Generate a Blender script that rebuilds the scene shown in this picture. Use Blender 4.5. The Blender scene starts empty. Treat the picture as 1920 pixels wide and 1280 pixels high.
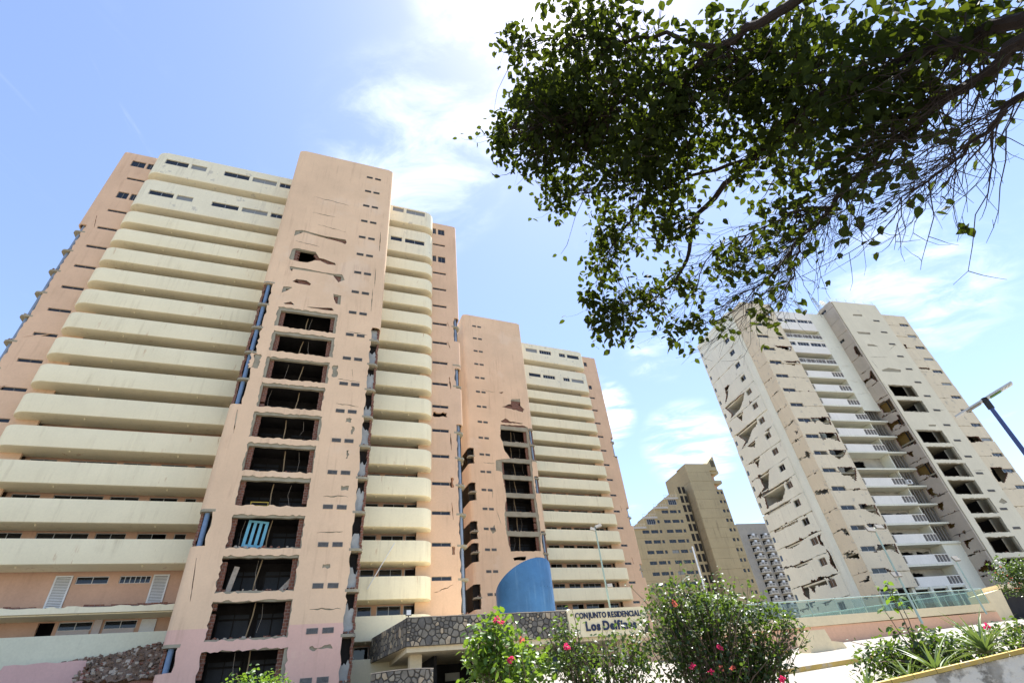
import bpy, bmesh, math, random
from mathutils import Vector, Matrix
from mathutils.geometry import tessellate_polygon

S = bpy.context.scene
COL = S.collection
R = math.radians
rnd = random.Random(7)

# ------------------------------------------------------------------ camera
cam_d = bpy.data.cameras.new('camera')
cam = bpy.data.objects.new('camera', cam_d)
COL.objects.link(cam)
PITCH, ROLL = R(36.78), R(-6.565)
r0, u0_ = Vector((1, 0, 0)), Vector((0, -math.sin(PITCH), math.cos(PITCH)))
fw = Vector((0, math.cos(PITCH), math.sin(PITCH)))
rt = r0 * math.cos(ROLL) + u0_ * math.sin(ROLL)
up = -r0 * math.sin(ROLL) + u0_ * math.cos(ROLL)
cam.matrix_world = Matrix(((rt.x, up.x, -fw.x, 0), (rt.y, up.y, -fw.y, 0), (rt.z, up.z, -fw.z, 1.6), (0, 0, 0, 1)))
cam_d.sensor_width = 36
cam_d.lens = 36 * 948.5 / 1920
cam_d.clip_start = 0.05
cam_d.clip_end = 9000
S.camera = cam

# ------------------------------------------------------------------ sky, sun, exposure
SUN_AZ, SUN_EL = R(31), R(71)
SUN = Vector((math.sin(SUN_AZ) * math.cos(SUN_EL), math.cos(SUN_AZ) * math.cos(SUN_EL), math.sin(SUN_EL)))
W = bpy.data.worlds.new('World')
S.world = W
W.use_nodes = True
wn, wl = W.node_tree.nodes, W.node_tree.links
wn.clear()
def N(t, tree=None, **k):
    n = (tree or wn).new(t)
    for a, b in k.items():
        setattr(n, a, b)
    return n
def mth(tree, links, op, a, b=None, c=None, clamp=False):
    n = tree.new('ShaderNodeMath'); n.operation = op; n.use_clamp = clamp
    for i, q in enumerate((a, b, c)):
        if q is None: continue
        if isinstance(q, (int, float)): n.inputs[i].default_value = q
        else: links.new(q, n.inputs[i])
    return n.outputs[0]
sky = N('ShaderNodeTexSky', sky_type='NISHITA', sun_disc=False, sun_elevation=SUN_EL, sun_rotation=SUN_AZ,
        altitude=20, air_density=1.0, dust_density=.3, ozone_density=2.1)
tc = N('ShaderNodeTexCoord')
sep = N('ShaderNodeSeparateXYZ'); wl.new(tc.outputs['Generated'], sep.inputs[0])
zc_ = mth(wn, wl, 'MAXIMUM', sep.outputs[2], 0.06)
px_ = mth(wn, wl, 'DIVIDE', sep.outputs[0], zc_)
py_ = mth(wn, wl, 'DIVIDE', sep.outputs[1], zc_)
cmb = N('ShaderNodeCombineXYZ'); wl.new(px_, cmb.inputs[0]); wl.new(py_, cmb.inputs[1])
def wmap(scale, rot=0, loc=(0, 0, 0)):
    m = N('ShaderNodeMapping'); m.inputs['Scale'].default_value = scale; m.inputs['Rotation'].default_value = (0, 0, rot)
    m.inputs['Location'].default_value = loc
    wl.new(cmb.outputs[0], m.inputs[0]); return m.outputs[0]
def wnoise(vec, sc, det, ro, dis=0):
    n = N('ShaderNodeTexNoise'); n.inputs['Scale'].default_value = sc; n.inputs['Detail'].default_value = det
    n.inputs['Roughness'].default_value = ro; n.inputs['Distortion'].default_value = dis
    wl.new(vec, n.inputs['Vector']); return n.outputs['Fac']
def wramp(v, a, b):
    m = N('ShaderNodeMapRange'); m.interpolation_type = 'SMOOTHSTEP'
    m.inputs[1].default_value = a; m.inputs[2].default_value = b
    wl.new(v, m.inputs[0]); return m.outputs[0]
# thin cirrus: a broad patchy field times fine wisps, plus streaks drawn out by high wind
patch = wramp(wnoise(wmap((1, 1, 1), 0, (3.3, 1.9, 0)), 1.9, 3, .55), .60, .86)
wisp = wramp(wnoise(wmap((1, 1.7, 1), .7, (0.4, 5.1, 0)), 4.2, 9, .62, .5), .36, .78)
streak = wramp(wnoise(wmap((3.2, .9, 1), -.5, (7.7, 2.4, 0)), 2.4, 8, .62, 1.6), .55, .9)
spatch = wramp(wnoise(wmap((1, 1, 1), 0, (1.1, 8.2, 0)), 1.6, 2, .5), .5, .7)
cl1 = mth(wn, wl, 'MULTIPLY', patch, wisp)
cl2 = mth(wn, wl, 'MULTIPLY', mth(wn, wl, 'MULTIPLY', streak, spatch), .12)
cloud = mth(wn, wl, 'MAXIMUM', cl1, cl2)
def cloudbank(d, wide, amt):
    """one cloud in a given part of the sky, torn by the same wisps"""
    v = N('ShaderNodeVectorMath', operation='DOT_PRODUCT'); wl.new(tc.outputs['Generated'], v.inputs[0])
    v.inputs[1].default_value = Vector(d).normalized()
    m = wramp(v.outputs['Value'], math.cos(wide), 1.0)
    return mth(wn, wl, 'MULTIPLY', mth(wn, wl, 'MULTIPLY', m, wisp), amt)
def azel(az, el):
    az, el = R(az), R(el)
    return (math.sin(az) * math.cos(el), math.cos(az) * math.cos(el), math.sin(el))
for az, el, wd, am in ((-15, 57, R(12), .38), (-3, 62, R(10), .38), (16, 72, R(12), .75), (9.5, 27.2, R(4.6), 1.5), (19, 22.0, R(5.5), .7), (46, 29, R(8), .4)):
    cloud = mth(wn, wl, 'MAXIMUM', cloud, cloudbank(azel(az, el), wd, am))
cloud = mth(wn, wl, 'MINIMUM', cloud, .85)
# brightness of the cloud: lit through by the sun near it
vs = N('ShaderNodeVectorMath', operation='DOT_PRODUCT'); wl.new(tc.outputs['Generated'], vs.inputs[0]); vs.inputs[1].default_value = SUN
near = mth(wn, wl, 'POWER', mth(wn, wl, 'MAXIMUM', vs.outputs['Value'], 0.0), 14.0)
bright = mth(wn, wl, 'MULTIPLY_ADD', near, 4.0, 7.5)
ccol = N('ShaderNodeMix', data_type='RGBA', blend_type='MULTIPLY'); ccol.inputs['Factor'].default_value = 1
ccol.inputs['A'].default_value = (1, 1, 1, 1); wl.new(bright, ccol.inputs['B'])
mix = N('ShaderNodeMix', data_type='RGBA'); wl.new(cloud, mix.inputs['Factor'])
tint = N('ShaderNodeMix', data_type='RGBA', blend_type='MULTIPLY'); tint.inputs['Factor'].default_value = 1; tint.inputs['B'].default_value = (1.08, .99, .98, 1)
wl.new(sky.outputs[0], tint.inputs['A']); wl.new(tint.outputs['Result'], mix.inputs['A']); wl.new(ccol.outputs['Result'], mix.inputs['B'])
bg = N('ShaderNodeBackground'); bg.inputs['Strength'].default_value = 0.095
wl.new(mix.outputs['Result'], bg.inputs['Color'])
wo = N('ShaderNodeOutputWorld'); wl.new(bg.outputs[0], wo.inputs[0])

sun_d = bpy.data.lights.new('sun', 'SUN'); sun_d.energy = 4.8; sun_d.angle = R(.53); sun_d.color = (1, .96, .9)
sun = bpy.data.objects.new('sun', sun_d); COL.objects.link(sun)
sun.rotation_euler = SUN.to_track_quat('Z', 'Y').to_euler()
S.view_settings.view_transform = 'Standard'
S.view_settings.look = 'None'
S.view_settings.exposure = 1.66
S.view_settings.gamma = 1
S.cycles.use_denoising = True
S.cycles.max_bounces = 7
S.cycles.diffuse_bounces = 4
S.cycles.transparent_max_bounces = 8

# ------------------------------------------------------------------ materials
MATS = {}
def pm(name, col, var=.10, scale=.6, rough=.88, bump=.12, bscale=9, streak=0, scol=(.12, .11, .09), below=None, spec=.25, metal=0, fine=.05, patch=None, rust=0):
    """plaster, concrete, stone and paint: broad unevenness, fine grain, rain streaks, patches of wear"""
    m = bpy.data.materials.new(name); m.use_nodes = True
    t, l = m.node_tree.nodes, m.node_tree.links
    b = t['Principled BSDF']; b.inputs['Roughness'].default_value = rough
    b.inputs['Specular IOR Level'].default_value = spec; b.inputs['Metallic'].default_value = metal
    g = t.new('ShaderNodeNewGeometry')
    def noi(vec, sc, det=4, ro=.6):
        n = t.new('ShaderNodeTexNoise'); n.inputs['Scale'].default_value = sc; n.inputs['Detail'].default_value = det
        n.inputs['Roughness'].default_value = ro; l.new(vec, n.inputs['Vector']); return n.outputs['Fac']
    def ramp(v, a, b_, c=0, d=1):
        n = t.new('ShaderNodeMapRange'); n.inputs[1].default_value = a; n.inputs[2].default_value = b_
        n.inputs[3].default_value = c; n.inputs[4].default_value = d; l.new(v, n.inputs[0]); return n.outputs[0]
    def mix(f, a, b_):
        n = t.new('ShaderNodeMix'); n.data_type = 'RGBA'
        for s, q in (('Factor', f), ('A', a), ('B', b_)):
            if isinstance(q, (int, float)): n.inputs[s].default_value = q
            elif isinstance(q, tuple): n.inputs[s].default_value = (*q, 1)
            else: l.new(q, n.inputs[s])
        return n.outputs['Result']
    pos = g.outputs['Position']
    c = mix(ramp(noi(pos, scale), .3, .7), tuple(x * (1 - var) for x in col), tuple(min(1, x * (1 + var)) for x in col))
    if below:
        sx = t.new('ShaderNodeSeparateXYZ'); l.new(pos, sx.inputs[0])
        c = mix(mth(t, l, 'LESS_THAN', sx.outputs[2], below[0]), c, mix(ramp(noi(pos, scale), .3, .7), tuple(x * (1 - var) for x in below[1]), tuple(x * (1 + var) for x in below[1])))
    if fine:
        f = ramp(noi(pos, 7, 6, .7), .25, .75, 1 - fine * 2, 1 + fine)
        n = t.new('ShaderNodeMix'); n.data_type = 'RGBA'; n.blend_type = 'MULTIPLY'; n.inputs['Factor'].default_value = 1
        l.new(c, n.inputs['A']); l.new(f, n.inputs['B']); c = n.outputs['Result']
    if patch:
        k = ramp(noi(pos, patch[1], 6, .65), patch[2], patch[2] + .06)
        c = mix(mth(t, l, 'MULTIPLY', k, patch[3]), c, patch[0])
    if streak:
        mp = t.new('ShaderNodeMapping'); mp.inputs['Scale'].default_value = (2.6, 2.6, .16); l.new(pos, mp.inputs[0])
        k = mth(t, l, 'MULTIPLY', ramp(noi(mp.outputs[0], 1.0, 6, .65), .52, .8), ramp(noi(pos, .35, 3), .4, .6))
        c = mix(mth(t, l, 'MULTIPLY', k, streak, clamp=True), c, scol)
    if rust:
        mp = t.new('ShaderNodeMapping'); mp.inputs['Scale'].default_value = (1.5, 1.5, .3); l.new(pos, mp.inputs[0])
        k = mth(t, l, 'MULTIPLY', ramp(noi(mp.outputs[0], 1.7, 5, .6), .62, .70), ramp(noi(pos, .21, 2), .53, .6))
        c = mix(mth(t, l, 'MULTIPLY', k, rust, clamp=True), c, (.42, .20, .06))
    l.new(c, b.inputs['Base Color'])
    if bump:
        bp = t.new('ShaderNodeBump'); bp.inputs['Strength'].default_value = bump; bp.inputs['Distance'].default_value = .05
        l.new(noi(pos, bscale, 6, .65), bp.inputs['Height']); l.new(bp.outputs[0], b.inputs['Normal'])
    MATS[name] = m
    return m
def brickmat(name):
    m = bpy.data.materials.new(name); m.use_nodes = True
    t, l = m.node_tree.nodes, m.node_tree.links; b = t['Principled BSDF']; b.inputs['Roughness'].default_value = .9
    tx = t.new('ShaderNodeTexCoord'); sp = t.new('ShaderNodeSeparateXYZ'); l.new(tx.outputs['Object'], sp.inputs[0])
    cb = t.new('ShaderNodeCombineXYZ'); l.new(mth(t, l, 'ADD', sp.outputs[0], sp.outputs[1]), cb.inputs[0]); l.new(sp.outputs[2], cb.inputs[1])
    br = t.new('ShaderNodeTexBrick'); l.new(cb.outputs[0], br.inputs['Vector'])
    br.inputs['Color1'].default_value = (.22, .085, .05, 1); br.inputs['Color2'].default_value = (.16, .065, .042, 1); br.inputs['Mortar'].default_value = (.25, .21, .17, 1)
    br.inputs['Scale'].default_value = 1; br.inputs['Brick Width'].default_value = .3; br.inputs['Row Height'].default_value = .2; br.inputs['Mortar Size'].default_value = .012
    l.new(br.outputs['Color'], b.inputs['Base Color'])
    bp = t.new('ShaderNodeBump'); bp.inputs['Strength'].default_value = .5; l.new(br.outputs['Fac'], bp.inputs['Height']); bp.invert = True
    l.new(bp.outputs[0], b.inputs['Normal'])
    MATS[name] = m
    return m
def glassmat(name, col, rough=.06, alpha=1, spec=.5):
    m = bpy.data.materials.new(name); m.use_nodes = True
    b = m.node_tree.nodes['Principled BSDF']; b.inputs['Base Color'].default_value = (*col, 1); b.inputs['Roughness'].default_value = rough
    b.inputs['Specular IOR Level'].default_value = spec; b.inputs['Alpha'].default_value = alpha
    MATS[name] = m
    return m
def leafmat(name, c1, c2, trans=.35, tcol=(.35, .5, .05), rough=.42, spec=.5, nscale=3.0):
    m = bpy.data.materials.new(name); m.use_nodes = True
    t, l = m.node_tree.nodes, m.node_tree.links
    b = t['Principled BSDF']; b.inputs['Roughness'].default_value = rough; b.inputs['Specular IOR Level'].default_value = spec
    g = t.new('ShaderNodeNewGeometry')
    mx = t.new('ShaderNodeMix'); mx.data_type = 'RGBA'; mx.inputs['A'].default_value = (*c1, 1); mx.inputs['B'].default_value = (*c2, 1)
    l.new(g.outputs['Random Per Island'], mx.inputs['Factor'])
    l.new(mx.outputs['Result'], b.inputs['Base Color'])
    tr = t.new('ShaderNodeBsdfTranslucent'); tr.inputs['Color'].default_value = (*tcol, 1)
    ms = t.new('ShaderNodeMixShader'); ms.inputs[0].default_value = trans
    l.new(b.outputs[0], ms.inputs[1]); l.new(tr.outputs[0], ms.inputs[2]); l.new(ms.outputs[0], t['Material Output'].inputs[0])
    MATS[name] = m
    return m
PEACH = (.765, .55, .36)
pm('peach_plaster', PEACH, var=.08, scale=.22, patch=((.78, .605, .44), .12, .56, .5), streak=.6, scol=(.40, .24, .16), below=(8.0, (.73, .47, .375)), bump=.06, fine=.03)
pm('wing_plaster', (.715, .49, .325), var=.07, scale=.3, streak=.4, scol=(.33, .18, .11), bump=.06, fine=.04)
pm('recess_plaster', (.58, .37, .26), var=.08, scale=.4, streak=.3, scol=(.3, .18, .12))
pm('lilac_plaster', (.55, .49, .47), var=.08, scale=.4, streak=.3)
pm('cream_paint', (.84, .775, .555), var=.05, scale=.3, rust=.5, streak=.5, scol=(.40, .33, .20), bump=.05, fine=.03)
pm('cream_weathered', (.82, .765, .57), var=.05, scale=.4, streak=.5, scol=(.30, .27, .22), bump=.06, patch=((.42, .40, .35), .8, .60, .6))
pm('green_cream', (.66, .66, .50), var=.05, scale=.4, streak=.2, bump=.06)
pm('concrete', (.33, .30, .22), var=.15, scale=1.2, bump=.3, bscale=6)
pm('raw_concrete', (.36, .335, .28), var=.15, scale=1.5, bump=.3, bscale=8)
pm('hollow_shade', (.028, .026, .026), var=.3, scale=1.0)  # near-black: shade of lobby and block opening put into the colour
pm('interior_shade', (.022, .02, .02), var=.35, scale=.8)  # near-black: the shade inside shafts and rooms is put into the colour
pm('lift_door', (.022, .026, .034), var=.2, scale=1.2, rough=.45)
pm('steel_pipe', (.26, .31, .37), var=.12, scale=2, rough=.45, metal=.3, bump=.03)
pm('blue_steel', (.17, .26, .40), var=.12, scale=2, rough=.4, bump=.03)
pm('white_paint', (.72, .73, .72), var=.05, scale=1)
pm('white_frame', (.62, .63, .62), var=.05, scale=2, rough=.5)
pm('alu_frame', (.45, .46, .46), var=.1, scale=3, rough=.4, metal=.4)
pm('vent_dark', (.05, .05, .05), var=.2, scale=4)
pm('vent_slat', (.22, .21, .19), var=.2, scale=4)
pm('rubble', (.19, .13, .09), var=.35, scale=3, bump=.5, bscale=14)
pm('rubble_pale', (.42, .36, .29), var=.2, scale=4, bump=.4)
pm('conduit', (.30, .22, .13), var=.2, scale=2)
pm('sky_blue_door', (.16, .42, .55), var=.15, scale=2, rough=.6)
pm('yellow_metal', (.50, .36, .06), var=.1, scale=2, rough=.5)
pm('black_metal', (.03, .03, .032), var=.1, rough=.5)
brickmat('brick')
glassmat('dark_glass', (.012, .014, .017))
glassmat('blue_glass', (.05, .09, .16), .1)
glassmat('pale_glass', (.22, .23, .22), .3)
# ------------------------------------------------------------------ mesh helpers
class MB:
    """collects faces; build() links them as one mesh object"""
    def __init__(s): s.v = []; s.f = []; s.m = []; s.c = 0
    def mat(s, i): s.c = i; return s
    def add(s, vs, fs):
        o = len(s.v); s.v += [tuple(p) for p in vs]
        for f in fs: s.f.append([i + o for i in f]); s.m.append(s.c)
        return s
    def box(s, x0, x1, y0, y1, z0, z1):
        return s.hexa([(x0, y0, z0), (x1, y0, z0), (x1, y1, z0), (x0, y1, z0), (x0, y0, z1), (x1, y0, z1), (x1, y1, z1), (x0, y1, z1)])
    def hexa(s, p):
        return s.add(p, [(0, 3, 2, 1), (4, 5, 6, 7), (0, 1, 5, 4), (1, 2, 6, 5), (2, 3, 7, 6), (3, 0, 4, 7)])
    def panel(s, outer, holes, fr, bk, edge=None):
        """a wall sheet with holes; fr and bk map a 2-d point to the front and back face"""
        loops = [outer] + [h for h in holes if len(h) > 2]
        tri = tessellate_polygon([[Vector((p[0], p[1], 0)) for p in lp] for lp in loops])
        flat = [p for lp in loops for p in lp]
        s.add([fr(p) for p in flat], tri); s.add([bk(p) for p in flat], [t[::-1] for t in tri])
        c = s.c
        for li, lp in enumerate(loops):
            if edge is not None: s.c = edge if li else c
            n = len(lp)
            for i in range(n):
                a, b = lp[i], lp[(i + 1) % n]
                s.add([fr(a), fr(b), bk(b), bk(a)], [(0, 1, 2, 3)])
        s.c = c
        return s
    def gridpanel(s, x0, x1, bot, top, wins, holes, fr, bk, edge, g, step=.15, jit=.055):
        """a broken wall sheet: small cells, those inside a hole left out, torn rims; bot and top give the ragged lower and upper line"""
        def lines(a, b, extra):
            n = max(2, int((b - a) / step)); base = [a + (b - a) * i / n for i in range(n + 1)]
            keep = [v for v in base if v in (a, b) or all(abs(v - e) > step * .45 for e in extra)]
            return sorted(set(keep + [e for e in extra if a + .01 < e < b - .01]))
        za = sum(bot(x0 + (x1 - x0) * i / 9) for i in range(10)) / 10; zb = sum(top(x0 + (x1 - x0) * i / 9) for i in range(10)) / 10
        xs = lines(x0, x1, sorted({w[0] for w in wins} | {w[1] for w in wins})); zs = lines(za, zb, sorted({w[2] for w in wins} | {w[3] for w in wins}))
        nx, nz = len(xs), len(zs)
        def inside(p, poly):
            r = False; j = len(poly) - 1
            for i in range(len(poly)):
                (a, b), (c, d) = poly[i], poly[j]
                if (b > p[1]) != (d > p[1]) and p[0] < (c - a) * (p[1] - b) / (d - b + 1e-12) + a: r = not r
                j = i
            return r
        bx = [(min(p[0] for p in h), max(p[0] for p in h), min(p[1] for p in h), max(p[1] for p in h)) for h in holes]
        cut = {}
        for j in range(nz - 1):
            for i in range(nx - 1):
                c = ((xs[i] + xs[i + 1]) / 2, (zs[j] + zs[j + 1]) / 2); k = 0
                if any(w[0] < c[0] < w[1] and w[2] < c[1] < w[3] for w in wins): k = 2
                elif any(q[0] < c[0] < q[1] and q[2] < c[1] < q[3] and inside(c, h) for q, h in zip(bx, holes)): k = 1
                cut[i, j] = k
        pos = {}
        def pt(i, j):
            if (i, j) not in pos:
                x, z = xs[i], zs[j]
                if j == 0: z = bot(x)
                elif j == nz - 1: z = top(x)
                ar = [cut[a, b] for a in (i - 1, i) for b in (j - 1, j) if (a, b) in cut]
                if 1 in ar and 2 not in ar and 0 < i < nx - 1: x += g.uniform(-jit, jit); z += g.uniform(-jit, jit) if 0 < j < nz - 1 else 0
                pos[i, j] = (x, z)
            return pos[i, j]
        vi = {}
        def vert(i, j, back):
            k = (i, j, back)
            if k not in vi: s.v.append(tuple((bk if back else fr)(pt(i, j)))); vi[k] = len(s.v) - 1
            return vi[k]
        for (i, j), k in cut.items():
            if k: continue
            q = [(i, j), (i + 1, j), (i + 1, j + 1), (i, j + 1)]
            s.f.append([vert(*p, 0) for p in q]); s.m.append(s.c); s.f.append([vert(*p, 1) for p in q][::-1]); s.m.append(s.c)
            for (a, b), nb in ((((i, j), (i + 1, j)), (i, j - 1)), (((i + 1, j), (i + 1, j + 1)), (i + 1, j)), (((i + 1, j + 1), (i, j + 1)), (i, j + 1)), (((i, j + 1), (i, j)), (i - 1, j))):
                if cut.get(nb, 2): s.f.append([vert(*b, 0), vert(*a, 0), vert(*a, 1), vert(*b, 1)]); s.m.append(edge if cut.get(nb) == 1 else s.c)
        return s
    def prism(s, pts, fr, bk): return s.panel(pts, [], fr, bk)
    def tube(s, pts, rads, n=8, cap=True):
        pts = [Vector(p) for p in pts]
        if isinstance(rads, (int, float)): rads = [rads] * len(pts)
        o = len(s.v); prev = None
        for i, p in enumerate(pts):
            t = (pts[min(i + 1, len(pts) - 1)] - pts[max(i - 1, 0)]).normalized()
            if prev is None: a = t.orthogonal().normalized()
            else:
                a = prev - t * prev.dot(t)
                a = a.normalized() if a.length > 1e-5 else t.orthogonal().normalized()
            prev = a; b = t.cross(a)
            for k in range(n):
                w = 2 * math.pi * k / n; s.v.append(tuple(p + (a * math.cos(w) + b * math.sin(w)) * rads[i]))
        for i in range(len(pts) - 1):
            for k in range(n):
                k2 = (k + 1) % n
                s.f.append([o + i * n + k, o + i * n + k2, o + (i + 1) * n + k2, o + (i + 1) * n + k]); s.m.append(s.c)
        if cap:
            s.f.append([o + k for k in range(n)][::-1]); s.m.append(s.c)
            s.f.append([o + (len(pts) - 1) * n + k for k in range(n)]); s.m.append(s.c)
        return s
    def sweep(s, path, prof):
        """path: (x, y, inward nx, ny, max inward offset); prof: closed loop of (inward offset, z)"""
        o = len(s.v); n = len(prof)
        for x, y, nx, ny, mx in path:
            for q, z in prof:
                k = min(q, mx); s.v.append((x + nx * k, y + ny * k, z))
        for i in range(len(path) - 1):
            for k in range(n):
                k2 = (k + 1) % n
                s.f.append([o + i * n + k, o + i * n + k2, o + (i + 1) * n + k2, o + (i + 1) * n + k]); s.m.append(s.c)
        s.f.append([o + k for k in range(n)]); s.m.append(s.c)
        s.f.append([o + (len(path) - 1) * n + k for k in range(n)][::-1]); s.m.append(s.c)
        return s
    def mesh(s, name, mats, smooth=False, recalc=True):
        me = bpy.data.meshes.new(name); me.from_pydata(s.v, [], s.f)
        for m in mats: me.materials.append(MATS[m])
        me.polygons.foreach_set('material_index', s.m)
        if recalc:
            bm = bmesh.new(); bm.from_mesh(me)
            bmesh.ops.remove_doubles(bm, verts=bm.verts, dist=.0004)
            bmesh.ops.recalc_face_normals(bm, faces=bm.faces); bm.to_mesh(me); bm.free()
        if smooth:
            me.polygons.foreach_set('use_smooth', [True] * len(me.polygons)); me.set_sharp_from_angle(angle=R(38))
        me.update()
        return me
    def build(s, name, mats, parent=None, loc=(0, 0, 0), smooth=False, recalc=True):
        return place(name, s.mesh(name, mats if isinstance(mats, (list, tuple)) else [mats], smooth, recalc), parent, loc)
def place(name, me, parent=None, loc=(0, 0, 0), rot=None, scale=None):
    o = bpy.data.objects.new(name, me); COL.objects.link(o); o.parent = parent; o.location = loc
    if rot: o.rotation_euler = rot
    if scale: o.scale = scale
    return o
def tag(o, label, cat, group=None):
    o['label'] = label; o['category'] = cat
    if group: o['group'] = group
    return o
def struct(o): o['kind'] = 'structure'; return o
def stuff(o): o['kind'] = 'stuff'; return o
def thing(name, label, cat, loc=(0, 0, 0), rz=0, group=None):
    o = bpy.data.objects.new(name, None); COL.objects.link(o); o.location = loc; o.rotation_euler = (0, 0, rz); o.empty_display_size = .5
    return tag(o, label, cat, group)
def facade(name, label, cat, az, dist, u0, zb, group=None):
    """an Empty whose x runs along a facade at compass azimuth az and whose y runs into the building"""
    a = R(az); d = Vector((math.sin(a), math.cos(a), 0)); aw = Vector((-math.cos(a), math.sin(a), 0))
    p = d * u0 + aw * dist
    return thing(name, label, cat, (p.x, p.y, zb), R(90) - a, group)
def spot(az, dist, u, y, z=0):
    a = R(az); d = Vector((math.sin(a), math.cos(a), 0)); aw = Vector((-math.cos(a), math.sin(a), 0))
    p = d * u + aw * (dist + y); return Vector((p.x, p.y, z))
def rough(poly, amp, step, g=rnd):
    """broken edge: a polygon outline made ragged"""
    out = []; n = len(poly)
    for i in range(n):
        (x0, y0), (x1, y1) = poly[i], poly[(i + 1) % n]
        L = math.hypot(x1 - x0, y1 - y0); k = max(1, int(L / step))
        for j in range(k):
            t = j / k; w = amp * (1 if j else .5)
            nx, ny = -(y1 - y0) / (L + 1e-9), (x1 - x0) / (L + 1e-9); e = g.uniform(-w, w); e2 = g.uniform(-w, w) * .4
            out.append((x0 + (x1 - x0) * t + nx * e + (x1 - x0) / (L + 1e-9) * e2, y0 + (y1 - y0) * t + ny * e + (y1 - y0) / (L + 1e-9) * e2))
    return out
def rect(x0, x1, z0, z1): return [(x0, z0), (x1, z0), (x1, z1), (x0, z1)]
_shared = {}
def window_mesh(w, h, panes, fm='alu_frame', depth=.12):
    """frame with mullions and one pane mesh, lower left corner at the origin, glass set back"""
    k = ('win', round(w, 2), round(h, 2), panes, fm)
    if k not in _shared:
        b = MB(); t = .045
        b.box(0, w, 0, .06, 0, t).box(0, w, 0, .06, h - t, h).box(0, t, 0, .06, t, h - t).box(w - t, w, 0, .06, t, h - t)
        for i in range(1, panes):
            x = w * i / panes; b.box(x - .02, x + .02, .003, .055, t, h - t)
        pw = (w - 2 * t) / panes - .02
        p = MB().box(0, pw, 0, .012, 0, h - 2 * t)
        _shared[k] = (b.mesh('window', [fm]), p.mesh('pane', ['dark_glass']), pw, t)
    return _shared[k]
def window(parent, x, y, z, w, h, panes=2, fm='alu_frame', rz=0, glass=None, skip=None, g=rnd):
    fr, pn, pw, t = window_mesh(w, h, panes, fm)
    o = place('window', fr, parent, (x, y, z), (0, 0, rz) if rz else None)
    for i in range(panes):
        if skip and i in skip: continue
        q = place('pane', pn, o, (t + .01 + i * (w - 2 * t) / panes, .028 + .006 * (i % 2), t))
        if glass:
            q.material_slots[0].link = 'OBJECT'; q.material_slots[0].material = MATS[glass]
    return o
def chunks(b, n, area, size, g, mats=(0,)):
    """broken masonry lying in a box-shaped area"""
    for i in range(n):
        x, y, z = (g.uniform(*area[j]) for j in range(3)); a = g.uniform(.4, 1) * size; c = g.uniform(.3, .8) * size; h = g.uniform(.25, .7) * size
        w = g.uniform(0, 3.14); tl = g.uniform(-.5, .5); b.c = g.choice(mats)
        M = Matrix.Translation((x, y, z)) @ Matrix.Rotation(w, 4, 'Z') @ Matrix.Rotation(tl, 4, 'X')
        b.hexa([M @ Vector((sx * a / 2 * g.uniform(.8, 1.1), sy * c / 2 * g.uniform(.8, 1.1), sz * h)) for sz in (0, 1) for sx, sy in ((-1, -1), (1, -1), (1, 1), (-1, 1))])
# ------------------------------------------------------------------ ground
def gz(x, y):
    if y <= 0: return 0.0
    if y < 34: return .15 * min(1, y / 3) + .101 * y - .0 
    return 3.584 + (min(y, 110) - 34) * .055
def build_ground():
    b = MB()
    xs = [-4000, -900, -250, -90, -60, -40, -30, -22, -16, -12, -8, -4, 0, 4, 8, 12, 16, 20, 24, 28, 34, 42, 55, 75, 110, 250, 900, 4000]
    ys = [-4000, -900, -200, -60, -20, -8, -3, 0, 1.5, 3, 6, 9, 12, 15, 18, 21, 24, 27, 30, 32, 34, 36, 40, 48, 60, 80, 110, 200, 900, 4000]
    b.add([(x, y, gz(x, y)) for y in ys for x in xs], [(j * len(xs) + i, j * len(xs) + i + 1, (j + 1) * len(xs) + i + 1, (j + 1) * len(xs) + i) for j in range(len(ys) - 1) for i in range(len(xs) - 1)])
    pm('ground_earth', (.20, .175, .135), var=.2, scale=.5, bump=.15, bscale=5, patch=((.11, .10, .085), .1, .5, .8))
    pm('ground_concrete', (.25, .23, .20), var=.16, scale=.5, bump=.15, bscale=5, patch=((.38, .34, .29), .25, .58, .5))
    return struct(b.build('ground', ['ground_earth'], recalc=False))
build_ground()
def build_paving():
    b = MB(); xs = [-3, 0, 3, 6, 9, 12, 15, 18, 21, 24, 28, 33, 40, 50]; ys = [10, 12, 15, 18, 21, 24, 27, 30, 32, 34, 36, 40, 44, 48]
    b.add([(x, y, gz(x, y) + .012) for y in ys for x in xs], [(j * len(xs) + i, j * len(xs) + i + 1, (j + 1) * len(xs) + i + 1, (j + 1) * len(xs) + i) for j in range(len(ys) - 1) for i in range(len(xs) - 1)])
    struct(b.build('pavement', ['ground_concrete'], recalc=False))
build_paving()

# ------------------------------------------------------------------ the two peach towers
FL = 2.743
def arc(cx, cy, r, a0, a1, n=6):
    return [(cx + r * math.cos(R(a0 + (a1 - a0) * i / n)), cy + r * math.sin(R(a0 + (a1 - a0) * i / n))) for i in range(n + 1)]
def complement(zones, lo, hi):
    out = []; z = lo
    for a, b in sorted(zones):
        if a > z: out.append((z, a))
        z = max(z, b)
    if z < hi: out.append((z, hi))
    return out
def slab_edge(zones, s_in, s_out, lo, hi, g):
    """ascending edge of a wall sheet: straight where whole, ragged and set in where broken away"""
    pts = [(s_out, lo)]
    for a, b in sorted(zones):
        if a > lo + .01: pts.append((s_out, a))
        z = a
        while z < b:
            pts.append((s_in + g.uniform(-.07, .09), z + .02)); z += g.uniform(.2, .5)
        pts.append((s_in, b - .01))
        if b < hi - .01: pts.append((s_out, b))
    if abs(pts[-1][1] - hi) > .02 or pts[-1][0] != s_out: pts.append((s_out if not zones or sorted(zones)[-1][1] < hi - .01 else s_in, hi))
    return pts
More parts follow.
